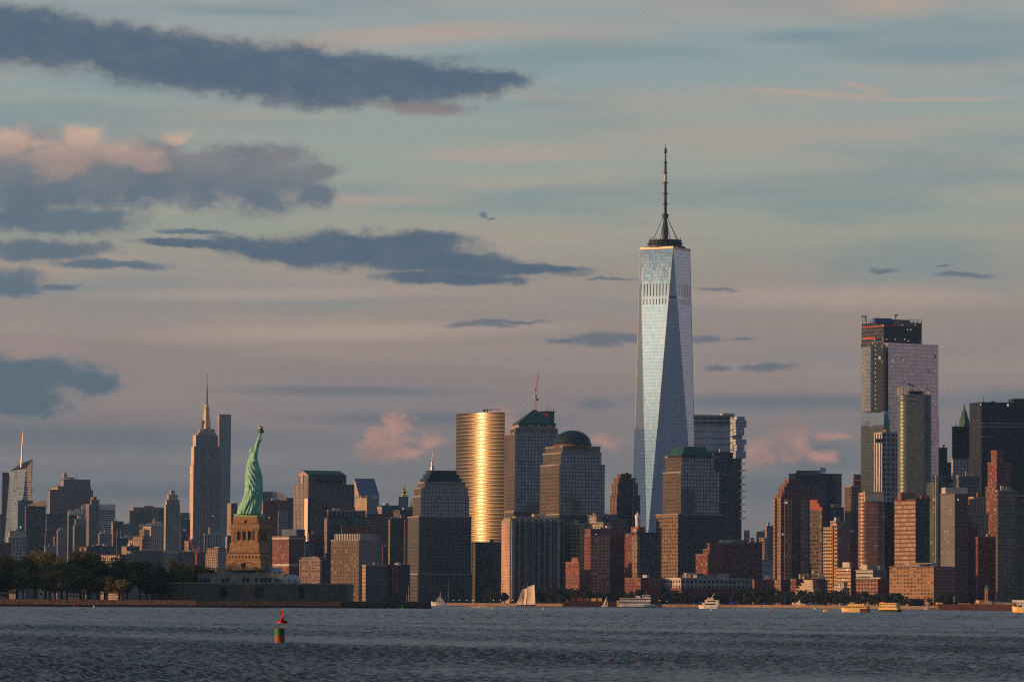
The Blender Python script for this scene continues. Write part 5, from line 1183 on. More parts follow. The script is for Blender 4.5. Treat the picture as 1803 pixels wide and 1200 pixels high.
# neck, left arm bent round the tablet on the far side
limb([(443.5, 803, -1, 4.2), (444.4, 797, -.6, 3.2), (445.2, 793, -.4, 3.0)], 16)
limb([(447, 810, 4, 4.6), (449, 820, 7.5, 4.0), (451.5, 827, 9, 3.2), (453, 824, 10, 2.4)], 16, .05)
me = bpy.data.meshes.new('robe'); rootS = thing('statue', 'green copper statue of a robed woman raising a torch on the pedestal', 'statue', (st_c.x, st_c.y, sz(904)))
o3 = rootS.location
me.from_pydata([(v[0] - o3.x, v[1] - o3.y, v[2] - o3.z) for v in verts], [], faces); me.materials.append(VERD); me.polygons.foreach_set('use_smooth', [True] * len(faces)); me.update()
ob = bpy.data.objects.new('body', me); link(ob, rootS)
rm = ob.modifiers.new('fuse', 'REMESH'); rm.mode = 'VOXEL'; rm.voxel_size = .16; rm.use_smooth_shade = True
sm_ = ob.modifiers.new('soften', 'SMOOTH'); sm_.iterations = 2; sm_.factor = .5
# head turned to the right, hair, crown
hp = Vector((sx(443.8), SD + 5.2 - .3 * sc_, sz(793.0)))
m_ = MB(); hr = 4.9 * sc_
prof = [(.12, -1.35), (.42, -1.28), (.62, -1.05), (.80, -.55), (.92, 0), (.93, .35), (.84, .75), (.6, 1.05), (.25, 1.22), (.03, 1.26)]
m_.lathe([(a * hr, b * hr) for a, b in prof], tuple(hp), 20, 0, 1.0, .86); 
nb = hp + Vector((hr * .88, 0, -.15 * hr)); m_.tube(nb + Vector((-.1, 0, .35 * hr)), nb + Vector((.32 * hr, 0, -.2 * hr)), .1 * hr, .2 * hr, 8)      # nose
for s_ in (-1, 1): m_.lathe([(.02, -.1 * hr), (.15 * hr, 0), (.02, .1 * hr)], (hp.x + hr * .78, hp.y + s_ * .34 * hr, hp.z + .05 * hr), 8)
m_.lathe([(.02, -.08 * hr), (.22 * hr, 0), (.02, .08 * hr)], (hp.x + hr * .74, hp.y, hp.z - .55 * hr), 8)
m_.build('head', VERD, rootS, True)
m_ = MB(); m_.lathe([(.2 * hr, -1.1 * hr), (.75 * hr, -.9 * hr), (1.0 * hr, -.2 * hr), (1.04 * hr, .45 * hr), (.8 * hr, .95 * hr), (.2 * hr, 1.2 * hr)], (hp.x - .28 * hr, hp.y, hp.z + .03 * hr), 20, 0, .95, 1.0)
m_.lathe([(.05, -.5 * hr), (.45 * hr, -.2 * hr), (.5 * hr, .15 * hr), (.1, .5 * hr)], (hp.x - 1.05 * hr, hp.y, hp.z - .35 * hr), 14); m_.build('hair', VERD, rootS, True)
m_ = MB(); m_.lathe([(1.02 * hr, 0), (1.16 * hr, .05 * hr), (1.2 * hr, .4 * hr), (1.04 * hr, .42 * hr)], (hp.x + .05 * hr, hp.y, hp.z + .62 * hr), 24, 0, 1, .95); crn = m_.build('crown', VERD, rootS, True)
for k in range(7):
    a = R(-66 + 22 * k); d_ = Vector((math.cos(a) * .72, math.sin(a), .62 + .12 * math.cos(a))).normalized()
    MB().tube(hp + Vector((0, 0, .8 * hr)) + d_ * hr * 1.0, hp + Vector((0, 0, .8 * hr)) + d_ * hr * 2.35, .11 * hr, .02 * hr, 5).build('crown_ray', VERD, crn)
# tablet
tp_ = Vector((sx(449.5), SD + 5.2 + 11.5 * sc_, sz(820))); m_ = MB(); m_.box(tuple(tp_), (1.1, 3.6, 7.0), rz=R(14)); m_.build('tablet', VERD, rootS)
# torch
tq = Vector((sx(457.9), SD + 5.2 - 4.2 * sc_, 0))
COP = mat('dark_verdigris', (.055, .12, .085), .6, 0, .25, .5)
m_ = MB(); m_.lathe([(.5 * sc_, sz(764.5)), (1.3 * sc_, sz(763)), (1.5 * sc_, sz(762)), (2.4 * sc_, sz(761.4)), (4.6 * sc_, sz(760.8)), (5.1 * sc_, sz(760.4)), (5.1 * sc_, sz(759.6)), (2.0 * sc_, sz(759.6)), (1.9 * sc_, sz(755))], (tq.x, tq.y, 0), 20); m_.build('torch', COP, rootS)
m_ = MB(); m_.lathe([(4.9 * sc_, sz(759.8)), (5.3 * sc_, sz(757.6)), (5.3 * sc_, sz(756)), (4.9 * sc_, sz(756))], (tq.x, tq.y, 0), 20); m_.build('torch_balcony', COP, rootS)
m_ = MB(); m_.lathe([(1.6 * sc_, sz(755.6)), (3.4 * sc_, sz(754)), (4.0 * sc_, sz(752.3)), (3.7 * sc_, sz(750.8)), (2.6 * sc_, sz(749.4)), (.5 * sc_, sz(748.6))], (tq.x, tq.y, 0), 14)
m_.tube((tq.x - 1.5 * sc_, tq.y, sz(750)), (tq.x - 4.8 * sc_, tq.y, sz(747.3)), 1.3 * sc_, .35 * sc_, 8); m_.build('flame', M['gold'], rootS, True)
# ------------------------------------------------------------------ trees
def leaf_mat(name, c0, c1):
    m_ = bpy.data.materials.new(name); m_.use_nodes = True
    T = NT(m_.node_tree); T.N.clear()
    g_ = T.new('ShaderNodeNewGeometry')
    oc = T.new('ShaderNodeTexCoord').outputs['Object']
    nz = T.noise(oc, .35, 3.0, .6).outputs[0]
    f_ = T.m('MULTIPLY_ADD', g_.outputs['Random Per Island'], .55, T.m('MULTIPLY', T.ss(nz, .3, .7), .45))
    c = T.mix(f_, (*c0, 1), (*c1, 1))
    oi = T.new('ShaderNodeObjectInfo').outputs['Random']
    v = T.m('MULTIPLY_ADD', oi, .5, .75)
    c = T.mix(1.0, c, T.new('ShaderNodeCombineXYZ', {0: v, 1: v, 2: v}).outputs[0], 'MULTIPLY')
    d = T.new('ShaderNodeBsdfPrincipled', {'Base Color': c, 'Roughness': .7, 'Specular IOR Level': .15})
    t = T.new('ShaderNodeBsdfTranslucent', {'Color': c})
    T.L.new(T.new('ShaderNodeMixShader', {0: .22, 1: d, 2: t}).outputs[0], T.new('ShaderNodeOutputMaterial').inputs[0])
    return m_
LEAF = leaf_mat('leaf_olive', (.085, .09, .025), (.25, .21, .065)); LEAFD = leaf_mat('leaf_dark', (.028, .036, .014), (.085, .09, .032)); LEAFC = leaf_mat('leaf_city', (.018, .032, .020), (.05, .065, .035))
BARK = mat('bark', (.10, .07, .05), .9, 0, .3, 1.0)
def tree_meshes(seed, H, Wd, leaf, nleaf, tag_, trunk=.22, shape=1.0):
    r = random.Random(seed)
    mt = MB(); tw = H * .022
    mt.tube((0, 0, -.5), (r.uniform(-.3, .3), 0, H * trunk), tw * 1.5, tw, 8)
    clumps = []
    for i in range(15):
        a = r.uniform(0, 6.283); q_ = math.sqrt(r.random()) * .72; hh = H * (trunk + .12 + (1 - trunk - .2) * r.random() ** .9)
        k = 1 - abs((hh / H - .58) / .5) ** 2 * .6 * shape
        c = Vector((math.cos(a) * q_ * Wd / 2 * k, math.sin(a) * q_ * Wd / 2 * k, hh)); clumps.append((c, Wd * r.uniform(.15, .25)))
        if i < 8: mt.tube((0, 0, H * trunk * .8), tuple(c * .8 + Vector((0, 0, .1 * H)) * .5), tw * .6, tw * .15, 5)
    me_t = mt.build('trunk', BARK); 
    ml = MB(); vs = []
    for _ in range(nleaf):
        c, rad = clumps[r.randrange(len(clumps))]
        d = Vector((r.gauss(0, 1), r.gauss(0, 1), r.gauss(0, 1))).normalized(); p = c + d * rad * (r.random() ** .35) * Vector((1, 1, .8)).length / 1.6
        n_ = (d + Vector((r.gauss(0, .5), r.gauss(0, .5), r.gauss(0, .5) + .4))).normalized(); x = n_.orthogonal().normalized(); y = n_.cross(x)
        an = r.uniform(0, 6.28); x, y = x * math.cos(an) + y * math.sin(an), y * math.cos(an) - x * math.sin(an)
        s_ = leaf * r.uniform(.6, 1.3)
        ml.quad([p - x * s_ * .5 - y * s_ * .32, p + x * s_ * .3 - y * s_ * .5, p + x * s_ * .62 + y * s_ * .22, p - x * s_ * .1 + y * s_ * .55])
    me_c = ml.build('crown', LEAF)
    a, b = me_t.data, me_c.data
    bpy.data.objects.remove(me_t); bpy.data.objects.remove(me_c)
    return a, b
BIG = [tree_meshes(11 + i, 25, (20, 24, 17, 22)[i], .78, 4800, 'b', .2) for i in range(4)]
SMALL = [tree_meshes(31 + i, 14, (12, 14, 10)[i], 1.0, 1000, 's', .16) for i in range(3)]
def tree(name, meshes, x, y, z, h, H0, rot, lm, label, group, wide=1.0):
    root = thing(name, label, 'tree', (x, y, z), group, rot)
    s_ = h / H0; root.scale = (s_ * wide, s_ * wide, s_)
    for nm, me in zip(('trunk', 'crown'), meshes):
        o = bpy.data.objects.new(nm, me); link(o, root)
        if nm == 'crown': o.material_slots[0].link = 'OBJECT'; o.material_slots[0].material = lm
    return root
GI = 'trees on the statue island lawn'
ISL = [  # px, top y, distance, kind, material, label
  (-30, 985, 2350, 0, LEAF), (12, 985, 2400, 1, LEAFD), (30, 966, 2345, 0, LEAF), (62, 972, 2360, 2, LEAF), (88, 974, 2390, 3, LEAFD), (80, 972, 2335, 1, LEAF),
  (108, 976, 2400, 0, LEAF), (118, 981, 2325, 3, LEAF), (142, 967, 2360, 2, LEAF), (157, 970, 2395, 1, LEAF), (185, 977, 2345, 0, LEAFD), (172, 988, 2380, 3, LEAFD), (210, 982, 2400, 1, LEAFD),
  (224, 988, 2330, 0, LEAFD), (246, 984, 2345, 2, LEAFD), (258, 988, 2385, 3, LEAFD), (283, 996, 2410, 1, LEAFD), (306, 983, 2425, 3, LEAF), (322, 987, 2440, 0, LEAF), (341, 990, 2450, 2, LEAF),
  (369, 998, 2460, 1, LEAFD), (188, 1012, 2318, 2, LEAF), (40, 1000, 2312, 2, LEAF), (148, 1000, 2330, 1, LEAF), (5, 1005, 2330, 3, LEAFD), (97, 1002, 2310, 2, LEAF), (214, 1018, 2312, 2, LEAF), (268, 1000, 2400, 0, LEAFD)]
for i, (px, ty, d, kd, lm) in enumerate(ISL):
    d = 2296 + (d - 2310) * .5; p = at(px, 1052, d); h = at(px, ty, d).z - IZ
    if i == 10: lb, g_ = 'near black dense rounded tree in the middle of the island grove', None
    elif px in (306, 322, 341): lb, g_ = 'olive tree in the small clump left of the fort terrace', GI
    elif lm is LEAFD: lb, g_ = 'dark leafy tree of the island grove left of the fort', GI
    elif ty > 995: lb, g_ = 'short bushy olive tree at the front of the island grove', GI
    else: lb, g_ = 'tall olive green tree of the island grove left of the fort', GI
    tree('lawn_tree', BIG[kd], p.x, d, IZ, h, 25, i * 1.7, lm, lb, g_, (25 / h) * .9 if h < 18 else 1.0 if i != 10 else 1.25)
# shade trees of the same grove, just left of the picture
for i in range(7): 
    p = at(-70 - i * 55, 1052, 2316 - (i % 3) * 16 - i * 2); tree('lawn_tree', BIG[i % 4], p.x, p.y, IZ, 24 + (i * 5 % 6), 25, i * 2.1, LEAF, 'tall olive green tree of the island grove left of the fort', GI)
GC = 'trees along the city waterfront'
r = random.Random(3)
px = 862.0; i = 0
while px < 1702:
    sdist = np.interp(px, [s[0] for s in SHORE], [s[1] for s in SHORE])
    top = np.interp(px, [860, 875, 900, 945, 960, 1000, 1030, 1060, 1075, 1100, 1120, 1150, 1170, 1185, 1200, 1235, 1260, 1285, 1300, 1330, 1360, 1400, 1440, 1470, 1500, 1540, 1590, 1615, 1640, 1675, 1700],
                        [1034, 1040, 1046, 1036, 1033, 1036, 1034, 1042, 1048, 1042, 1036, 1044, 1046, 1034, 1040, 1044, 1040, 1046, 1040, 1035, 1036, 1040, 1041, 1040, 1044, 1042, 1046, 1050, 1052, 1043, 1048]) + r.uniform(-2, 5)
    if not (1598 < px < 1632) and not (892 < px < 905):
        d = sdist + r.choice((22, 30, 40, 55)); p = at(px, 1060, d); h = at(px, top, d).z - LZ
        lb = 'dark green tree in the row along the city waterfront' if px < 1300 else 'dark green park tree near the stepped museum and seawall' if px < 1480 else 'dark green tree between the moored boats and waterfront hotel'
        tree('waterfront_tree', SMALL[i % 3], p.x, d, LZ, max(h, 7), 14, i * 1.9, LEAFC, lb, GC, 1.15)
    px += r.uniform(6.0, 12.5); i += 1
# low buildings seen under the island trees
for x0, x1, y0, y1, d, lb in ((16, 30, 1032, 1050, 2420, 'small sunlit pale house under the island trees'), (68, 92, 1036, 1050, 2430, 'long sunlit pale wall of a house behind the island trees'), (0, 13, 1041, 1053, 2300, 'little grey kiosk at the left edge of the island lawn'), (120, 140, 1043, 1051, 2430, 'low pink lit shed behind the island trees')):
    a, b = at(x0, y0, d), at(x1, y0, d); rt = thing('island_house', lb, 'house', (a.x, d, IZ))
    MB().prism([(a.x, d), (b.x, d), (b.x, d + 7), (a.x, d + 7)], IZ - .3, a.z).build('walls', mat('house_wall', (.6, .48, .42), .8) if d > 2400 else M['conc'], rt)
    MB().prism([(a.x - .4, d - .4), (b.x + .4, d - .4), (b.x + .4, d + 7.4), (a.x - .4, d + 7.4)], a.z, a.z + 1.3, [(a.x + .3, d + 3), (b.x - .3, d + 3), (b.x - .3, d + 4), (a.x + .3, d + 4)]).build('roof', M['dark'], rt)
    for k in range(3): c = a.lerp(b, .2 + .3 * k); MB().box((c.x, d - .05, IZ + (a.z - IZ) * .55), (.9, .3, 1.3)).build('window', M['black'], rt)
# flagpoles and lamp posts
for x, y0, y1, d, lb in ((719.5, 1030, 1057, 2330, 'tall bare flagpole near the far end of the statue island'), (715.8, 1045, 1057, 2330, 'shorter pole beside the tall bare flagpole'), (640, 1041, 1056, 2320, 'thin pale pole on the lawn right of the fort')):
    p = at(x, y1, d); rt = thing('flagpole', lb, 'pole', (p.x, d, IZ - .2)); z1 = at(x, y0, d).z
    MB().tube((p.x, d, IZ - .3), (p.x, d, z1), .14, .08).build('pole', M['pale'], rt); MB().lathe([(.3, 0), (.3, .5)], (p.x, d, IZ - .3), 8).build('base', M['conc'], rt)
# park lamps with a cold blue light
BLU = mat('blue_lamp', (.05, .1, .9), .4, emit=(.03, .12, 1, .9)); WHL = mat('pale_lamp', (.9, .85, .7), .4, emit=(1, .85, .6, .5))
for k, (x, y, b_) in enumerate(((1221, 1061, 1), (1232, 1060, 1), (1285.5, 1061, 1), (1291, 1061, 1), (1296, 1061, 1), (1344.5, 1061.5, 1), (869, 1056, 0), (881, 1056, 0), (903, 1056, 0), (798, 1056.5, 0), (809, 1056.5, 0), (822, 1056.5, 0), (833, 1056.5, 0), (1161, 1057, 0), (1174, 1058, 0))):
    d = np.interp(x, [s[0] for s in SHORE], [s[1] for s in SHORE]) + 6; p = at(x, y, d)
    rt = thing('park_lamp', 'waterfront lamp post with a deep blue light' if b_ else 'waterfront lamp post with a small pale light', 'lamp', (p.x, d, LZ), 'lamps along the waterfront')
    MB().tube((p.x, d, LZ), (p.x, d, max(p.z, LZ + 2)), .12, .08).build('post', M['dark'], rt); MB().lathe([(.15, -.2), (.42, .1), (.42, .5), (.15, .7)], (p.x, d, max(p.z, LZ + 2)), 8).build('lantern', BLU if b_ else WHL, rt)

# ------------------------------------------------------------------ boats and buoys
def waterD(px, py):
    "distance at which the water lies under this photo pixel"
    d = CM @ Vector(((px - 901.5) / F, (600.0 - py) / F, -1.0)); return d.y * CAMH / -d.z
def hull(mb, L, Bm, H, mi=0, bow=.28, flare=.15, sheer=.25, stern=.75):
    "boat hull along +x (bow), from the waterline -0.4 to deck H"
    st_ = [(-.5, stern), (-.4, .92), (-.1, 1.0), (.2, .95), (.5 - bow * .5, .68), (.44, .28), (.5, .04)]
    rows = []
    for x, w in st_:
        sh = H * (1 + sheer * max(0, x) * 2 * abs(x) * 2)
        rows.append([(x * L * (1.0 if z > 0 else .94), s_ * w * Bm / 2 * (1 if z > .5 else 1 - flare), z) for s_, z in ((-1, sh), (-1, -.5), (1, -.5), (1, sh))])
    for a, b in zip(rows, rows[1:]):
        for k in range(4): mb.quad([a[k], a[(k + 1) % 4], b[(k + 1) % 4], b[k]], None, mi)
    mb.quad(rows[0][::-1], None, mi); mb.quad(rows[-1], None, mi)
def boat(name, label, px0, px1, pyw, heading, cat='boat', d=None):
    d = d or waterD((px0 + px1) / 2, pyw)
    a, b = at(px0, pyw, d), at(px1, pyw, d)
    L = (b.x - a.x) / max(abs(math.cos(heading)), .3)
    return thing(name, label, cat, ((a.x + b.x) / 2, d, 0), None, heading), L, d
def loc(mb, name, mats, root, smooth=False): return mb.build(name, mats, root, smooth, (0, 0, 0))
W_ = mat('boat_white', (.84, .83, .82), .4); HB = mat('hull_blue', (.04, .06, .11), .5); HG = mat('hull_green', (.02, .06, .025), .5); YB = mat('hull_yellow', (.85, .55, .10), .4); WIN = M['black']; RUST = mat('rust_hull', (.24, .10, .07), .85, 0, .3, .25)
SAIL = mat('sailcloth', (.78, .68, .58), .8, 0, .06, .2)
def sail(mb, pts, t=.12, belly=.6):
    "thin curved cloth between three or four corners in the x-z plane"
    n = 8; P4 = [Vector(p) for p in pts]; P4 = P4 if len(P4) == 4 else P4 + [P4[-1]]
    g_ = {}
    for s_ in (-1, 1):
        for i in range(n + 1):
            for j in range(n + 1):
                u, v = i / n, j / n; p = P4[0].lerp(P4[1], u).lerp(P4[3].lerp(P4[2], u), v)
                g_[s_, i, j] = (p.x, p.y + belly * math.sin(math.pi * u) * math.sin(math.pi * min(v, .95)) + s_ * t / 2, p.z)
        for i in range(n):
            for j in range(n):
                q4 = [g_[s_, i, j], g_[s_, i + 1, j], g_[s_, i + 1, j + 1], g_[s_, i, j + 1]]; mb.quad(q4 if s_ < 0 else q4[::-1])
# schooner
rt, L, d = boat('schooner', 'white two masted schooner under full sail before the city seawall', 906, 945, 1065.5, R(156), 'sailing ship', 4110)
k_ = d / F; q3 = lambda x, y: ((925.5 - x) * k_, 0, (1065 - y) * k_)          # ship points left, so its own x runs to the left
m_ = MB(); hull(m_, L * .82, 5, 1.6); loc(m_, 'hull', HB, rt)
for x, yt in ((921.5, 1029), (929.5, 1020)):
    m_ = MB(); m_.tube(q3(x - 3.2, 1064), q3(x + .3, yt), .22, .1); loc(m_, 'mast', M['tan'], rt)
m_ = MB(); m_.tube(q3(912, 1063), q3(904.5, 1061.5), .2, .1); loc(m_, 'bowsprit', M['tan'], rt)
for pts in ([(928.2, 1062), (944, 1061.5), (942, 1027), (929, 1031.5)], [(918.5, 1062), (926, 1062), (928, 1033), (920.3, 1036)], [(907, 1062), (917, 1062), (919.5, 1034)], [(910.5, 1062.5), (914, 1062), (918.5, 1040)]):
    m_ = MB(); sail(m_, [q3(*p) for p in pts], .12, -.9); loc(m_, 'sail', SAIL, rt, True)
# small sloop
rt, L, d = boat('sailboat', 'small sloop with one pale sail beside the dark barge', 1059, 1071, 1067.5, R(180), 'sailboat'); k_ = d / F; q3 = lambda x, y: ((1065 - x) * k_, 0, (1067 - y) * k_)
m_ = MB(); hull(m_, L, 2.2, .8); loc(m_, 'hull', W_, rt); m_ = MB(); m_.tube(q3(1068.5, 1067), q3(1068.5, 1048.5), .12, .06); loc(m_, 'mast', M['pale'], rt)
m_ = MB(); sail(m_, [q3(1060.5, 1065.5), q3(1068, 1065.5), q3(1068.2, 1049.5)]); loc(m_, 'sail', SAIL, rt, True)
m_ = MB(); sail(m_, [q3(1068.8, 1065.5), q3(1070.3, 1065.5), q3(1068.7, 1052)]); loc(m_, 'sail', SAIL, rt, True)
# ferries
def decks(rt, spec, m_wall=W_, m_win=WIN):
    "spec: (part, x0, x1, z0, z1, half width, window row?)"
    for nm, x0, x1, z0, z1, w, win in spec:
        m_ = MB(); m_.box(((x0 + x1) / 2, 0, (z0 + z1) / 2), (x1 - x0, 2 * w, z1 - z0)); o = loc(m_, nm, m_wall, rt)
        m_ = MB(); m_.box(((x0 + x1) / 2, 0, z1 + .06), (x1 - x0 + .5, 2 * w + .5, .2)); loc(m_, 'deck_edge', m_wall, o)
        if win:
            n = win; wd = (x1 - x0) / n
            for k in range(n):
                m_ = MB(); m_.box((x0 + (k + .5) * wd, 0, z0 + (z1 - z0) * .58), (wd * .66, 2 * w + .12, (z1 - z0) * .42)); loc(m_, 'window', m_win, o)
rt, L, d = boat('ferry', 'white double deck ferry with a yellow lit stern near the small sloop', 1087, 1154, 1068.5, 0.0, 'ferry'); k_ = d / F
m_ = MB(); hull(m_, L, 9.5, 2.4); loc(m_, 'hull', W_, rt); m_ = MB(); hull(m_, L * .99, 9.6, .55); loc(m_, 'waterline', HB, rt)
decks(rt, [('lower_deck', -.47 * L, .36 * L, 2.4, 5.2, 4.2, 14), ('upper_deck', -.43 * L, .38 * L, 5.4, 8.0, 4.1, 13), ('wheelhouse', .16 * L, .36 * L, 8.2, 10.6, 3, 3), ('deck_cabin', -.02 * L, .1 * L, 8.2, 9.8, 2, 0)])
m_ = MB(); m_.box((-.49 * L, 0, 3.2), (.035 * L, 7.5, 5.6)); loc(m_, 'stern_ramp', YB, rt); m_ = MB(); m_.tube((.26 * L, 0, 10.5), (.26 * L, 0, 14), .15, .08); loc(m_, 'mast', M['pale'], rt)  # yellow sunlight on the stern put into the ramp colour
rt, L, d = boat('dinner_yacht', 'sleek white triple deck dinner yacht off the waterfront terrace', 1230, 1267, 1070.5, R(165), 'yacht')
m_ = MB(); hull(m_, L, 7, 2.0, 0, .4); loc(m_, 'hull', W_, rt)
decks(rt, [('main_deck', -.48 * L, .30 * L, 2.0, 4.2, 3.1, 1), ('upper_deck', -.46 * L, .16 * L, 4.4, 6.3, 2.9, 1), ('wheelhouse', -.2 * L, .06 * L, 6.5, 7.9, 2.2, 1)])
m_ = MB(); m_.tube((-.12 * L, 0, 7.8), (-.26 * L, 0, 11.4), .5, .3, 6); loc(m_, 'radar_mast', M['pale'], rt)
rt, L, d = boat('motor_yacht', 'white superyacht moored past the end of the statue island', 759, 787, 1066, R(180), 'yacht', 3900)
m_ = MB(); hull(m_, L, 7, 2.6, 0, .5, .2, .6); loc(m_, 'hull', W_, rt)
decks(rt, [('main_deck', -.34 * L, .26 * L, 2.7, 4.6, 2.8, 5), ('upper_deck', -.26 * L, .14 * L, 4.8, 6.6, 2.5, 4), ('wheelhouse', -.12 * L, .04 * L, 6.8, 8.2, 1.8, 1)])
m_ = MB(); m_.tube((-.06 * L, 0, 8), (-.09 * L, 0, 13), .4, .12, 6); loc(m_, 'radar_mast', M['pale'], rt)
rt, L, d = boat('sailboat', 'bare masted yacht lying behind the white superyacht', 782, 796, 1065, R(180), 'sailboat', 3980); m_ = MB(); hull(m_, L, 2.8, 1.3); loc(m_, 'hull', W_, rt)
m_ = MB(); m_.tube((0, 0, 1), (0, 0, (1064 - 1024) * d / F), .16, .08); loc(m_, 'mast', M['pale'], rt); m_ = MB(); m_.box((.25 * L, 0, 2), (1.6, 1.6, 1.6)); loc(m_, 'cabin', M['tan'], rt)
# barges
rt, L, d = boat('barge', 'long rusty brown barge loaded with red and yellow containers', 991, 1088, 1067, 0.0, 'barge', 4060)
m_ = MB(); m_.prism([(-L / 2, -7), (L / 2, -7), (L / 2, 7), (-L / 2, 7)], -.5, 5.2, [(-L / 2 - .8, -7), (L / 2 + .8, -7), (L / 2 + .8, 7), (-L / 2 - .8, 7)]); loc(m_, 'hull', mat('barge_brown', (.07, .035, .03), .85, 0, .3, .3), rt)
for k, (x0, x1, c_) in enumerate(((1005, 1010, 'red'), (1015, 1027, 'red'), (1028, 1038, 'brown'), (1039, 1050, 'yellow'), (1051, 1060, 'yellow'))):
    xa, xb = (x0 - 1039.5) * d / F, (x1 - 1039.5) * d / F; c = tag(thing('cargo_container', '%s shipping container %s on the rusty brown barge' % ({'red': 'dull red', 'brown': 'dark brown', 'yellow': 'yellow'}[c_], ('at the left end of the row', 'second from the left end', 'in the middle of the row', 'just right of the dark brown one', 'at the right end of the row')[k]), 'container', (rt.location.x + (xa + xb) / 2, d, 5.2)), None)
    m_ = MB(); m_.box((0, -3, 1.5), (xb - xa - .3, 2.6, 2.9)); loc(m_, 'box', {'red': mat('container_red', (.28, .05, .04), .6), 'brown': M['brown'], 'yellow': YB}[c_], c)
    for s_ in (-1, 1): m_ = MB(); m_.box((s_ * (xb - xa) / 2 * .93, -4.35, 1.5), (.25, .2, 2.9)); loc(m_, 'corner_post', M['dark'], c)
rt, L, d = boat('barge', 'long reddish brown barge in front of the clock tower pier', 1648, 1796, 1074.5, 0.0, 'barge', 3050)
m_ = MB(); m_.prism([(-L / 2 + 2, -6), (L / 2, -6), (L / 2, 6), (-L / 2 + 2, 6)], -.5, 4.3, [(-L / 2, -6), (L / 2, -6), (L / 2, 6), (-L / 2, 6)]); loc(m_, 'hull', RUST, rt)
m_ = MB(); m_.box((-L / 2 + 2.4, 0, 4.9), (4.2, 9, 1.2)); loc(m_, 'bow_housing', YB, rt); m_ = MB(); m_.tube((-L * .28, 0, 4), (-L * .28, 0, 10), .5, .4); loc(m_, 'mast', M['dark'], rt)
for k in range(3): m_ = MB(); m_.lathe([(.62, 0), (.62, .6)], (-L * .28, 0, 6.2 + k * 1.5), 8); loc(m_, 'mast_ring', M['pale'], rt)
for x, w, h in ((-.16, .14, .8), (.02, .12, 1.0), (.14, .05, 2.0), (.24, .08, 1.4), (.36, .14, 1.6)): m_ = MB(); m_.box((x * L, 0, 4.3 + h / 2), (w * L, 5, h)); loc(m_, 'deck_housing', M['tan'], rt)
# small tour ferries, right
W_ = mat('boat_white_sunlit', (.86, .62, .26), .5)  # white boat paint with golden sunlight put into its colour
rt, L, d = boat('tour_ferry', 'golden lit tour ferry with dark red stern beside the seawall', 1482, 1529, 1077.5, R(157), 'ferry')
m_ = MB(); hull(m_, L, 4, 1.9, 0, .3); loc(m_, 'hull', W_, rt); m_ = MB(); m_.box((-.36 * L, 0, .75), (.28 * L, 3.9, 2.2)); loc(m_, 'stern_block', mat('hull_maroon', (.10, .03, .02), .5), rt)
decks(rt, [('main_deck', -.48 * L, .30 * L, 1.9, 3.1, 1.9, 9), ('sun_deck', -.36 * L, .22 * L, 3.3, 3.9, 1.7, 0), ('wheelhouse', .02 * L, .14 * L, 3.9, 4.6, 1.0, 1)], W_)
for x, h in ((.40, 5.4), (.12, 5.6)): m_ = MB(); m_.tube((x * L, 0, 1.8), (x * L, 0, h), .08, .05); loc(m_, 'mast', M['dark'], rt)
rt, L, d = boat('tour_ferry', 'white and green tour ferry seen end on by the waterfront hotel', 1549, 1584, 1077, R(148), 'ferry')
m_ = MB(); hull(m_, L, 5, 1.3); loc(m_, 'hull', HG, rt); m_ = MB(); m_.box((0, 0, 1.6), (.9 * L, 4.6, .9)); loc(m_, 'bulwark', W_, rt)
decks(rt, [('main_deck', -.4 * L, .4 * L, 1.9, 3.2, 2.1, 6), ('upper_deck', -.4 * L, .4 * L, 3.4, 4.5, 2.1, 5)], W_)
m_ = MB(); m_.box((.3 * L, 0, 4.95), (.2 * L, 3.6, .5)); loc(m_, 'canopy', M['red'], rt); m_ = MB(); m_.tube((0, 0, 4.5), (0, 0, 6.4), .07, .05); loc(m_, 'mast', M['dark'], rt)
rt, L, d = boat('tour_ferry', 'golden lit ferry with red waterline cut off by the picture edge', 1783, 1850, 1078.5, R(160), 'ferry')
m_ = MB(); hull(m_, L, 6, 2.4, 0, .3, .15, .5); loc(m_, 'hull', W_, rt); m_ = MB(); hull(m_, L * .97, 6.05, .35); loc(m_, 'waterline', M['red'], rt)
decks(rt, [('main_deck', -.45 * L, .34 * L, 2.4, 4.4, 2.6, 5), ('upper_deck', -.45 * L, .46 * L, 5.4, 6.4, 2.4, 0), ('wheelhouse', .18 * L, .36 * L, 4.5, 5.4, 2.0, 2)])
m_ = MB(); m_.tube((.1 * L, 0, 6), (.1 * L, 0, 10), .25, .1); loc(m_, 'mast', M['pale'], rt)
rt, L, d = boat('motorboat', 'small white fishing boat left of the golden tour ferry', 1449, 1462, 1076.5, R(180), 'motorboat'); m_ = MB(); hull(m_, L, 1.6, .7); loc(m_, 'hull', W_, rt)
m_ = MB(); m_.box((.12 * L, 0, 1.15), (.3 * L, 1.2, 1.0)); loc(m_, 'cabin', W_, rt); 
for x in (.3, -.05, -.35): m_ = MB(); m_.tube((x * L, 0, .6), (x * L, 0, 2.4), .035, .03); loc(m_, 'rod', M['dark'], rt)
rt, L, d = boat('motorboat', 'tiny white speedboat with wake left of the fishing boat', 1433, 1441, 1071.5, R(180), 'motorboat'); m_ = MB(); hull(m_, L, 1.8, .8); loc(m_, 'hull', W_, rt); m_ = MB(); m_.box((0, 0, 1.2), (.35 * L, 1.3, .9)); loc(m_, 'cabin', M['tan'], rt)
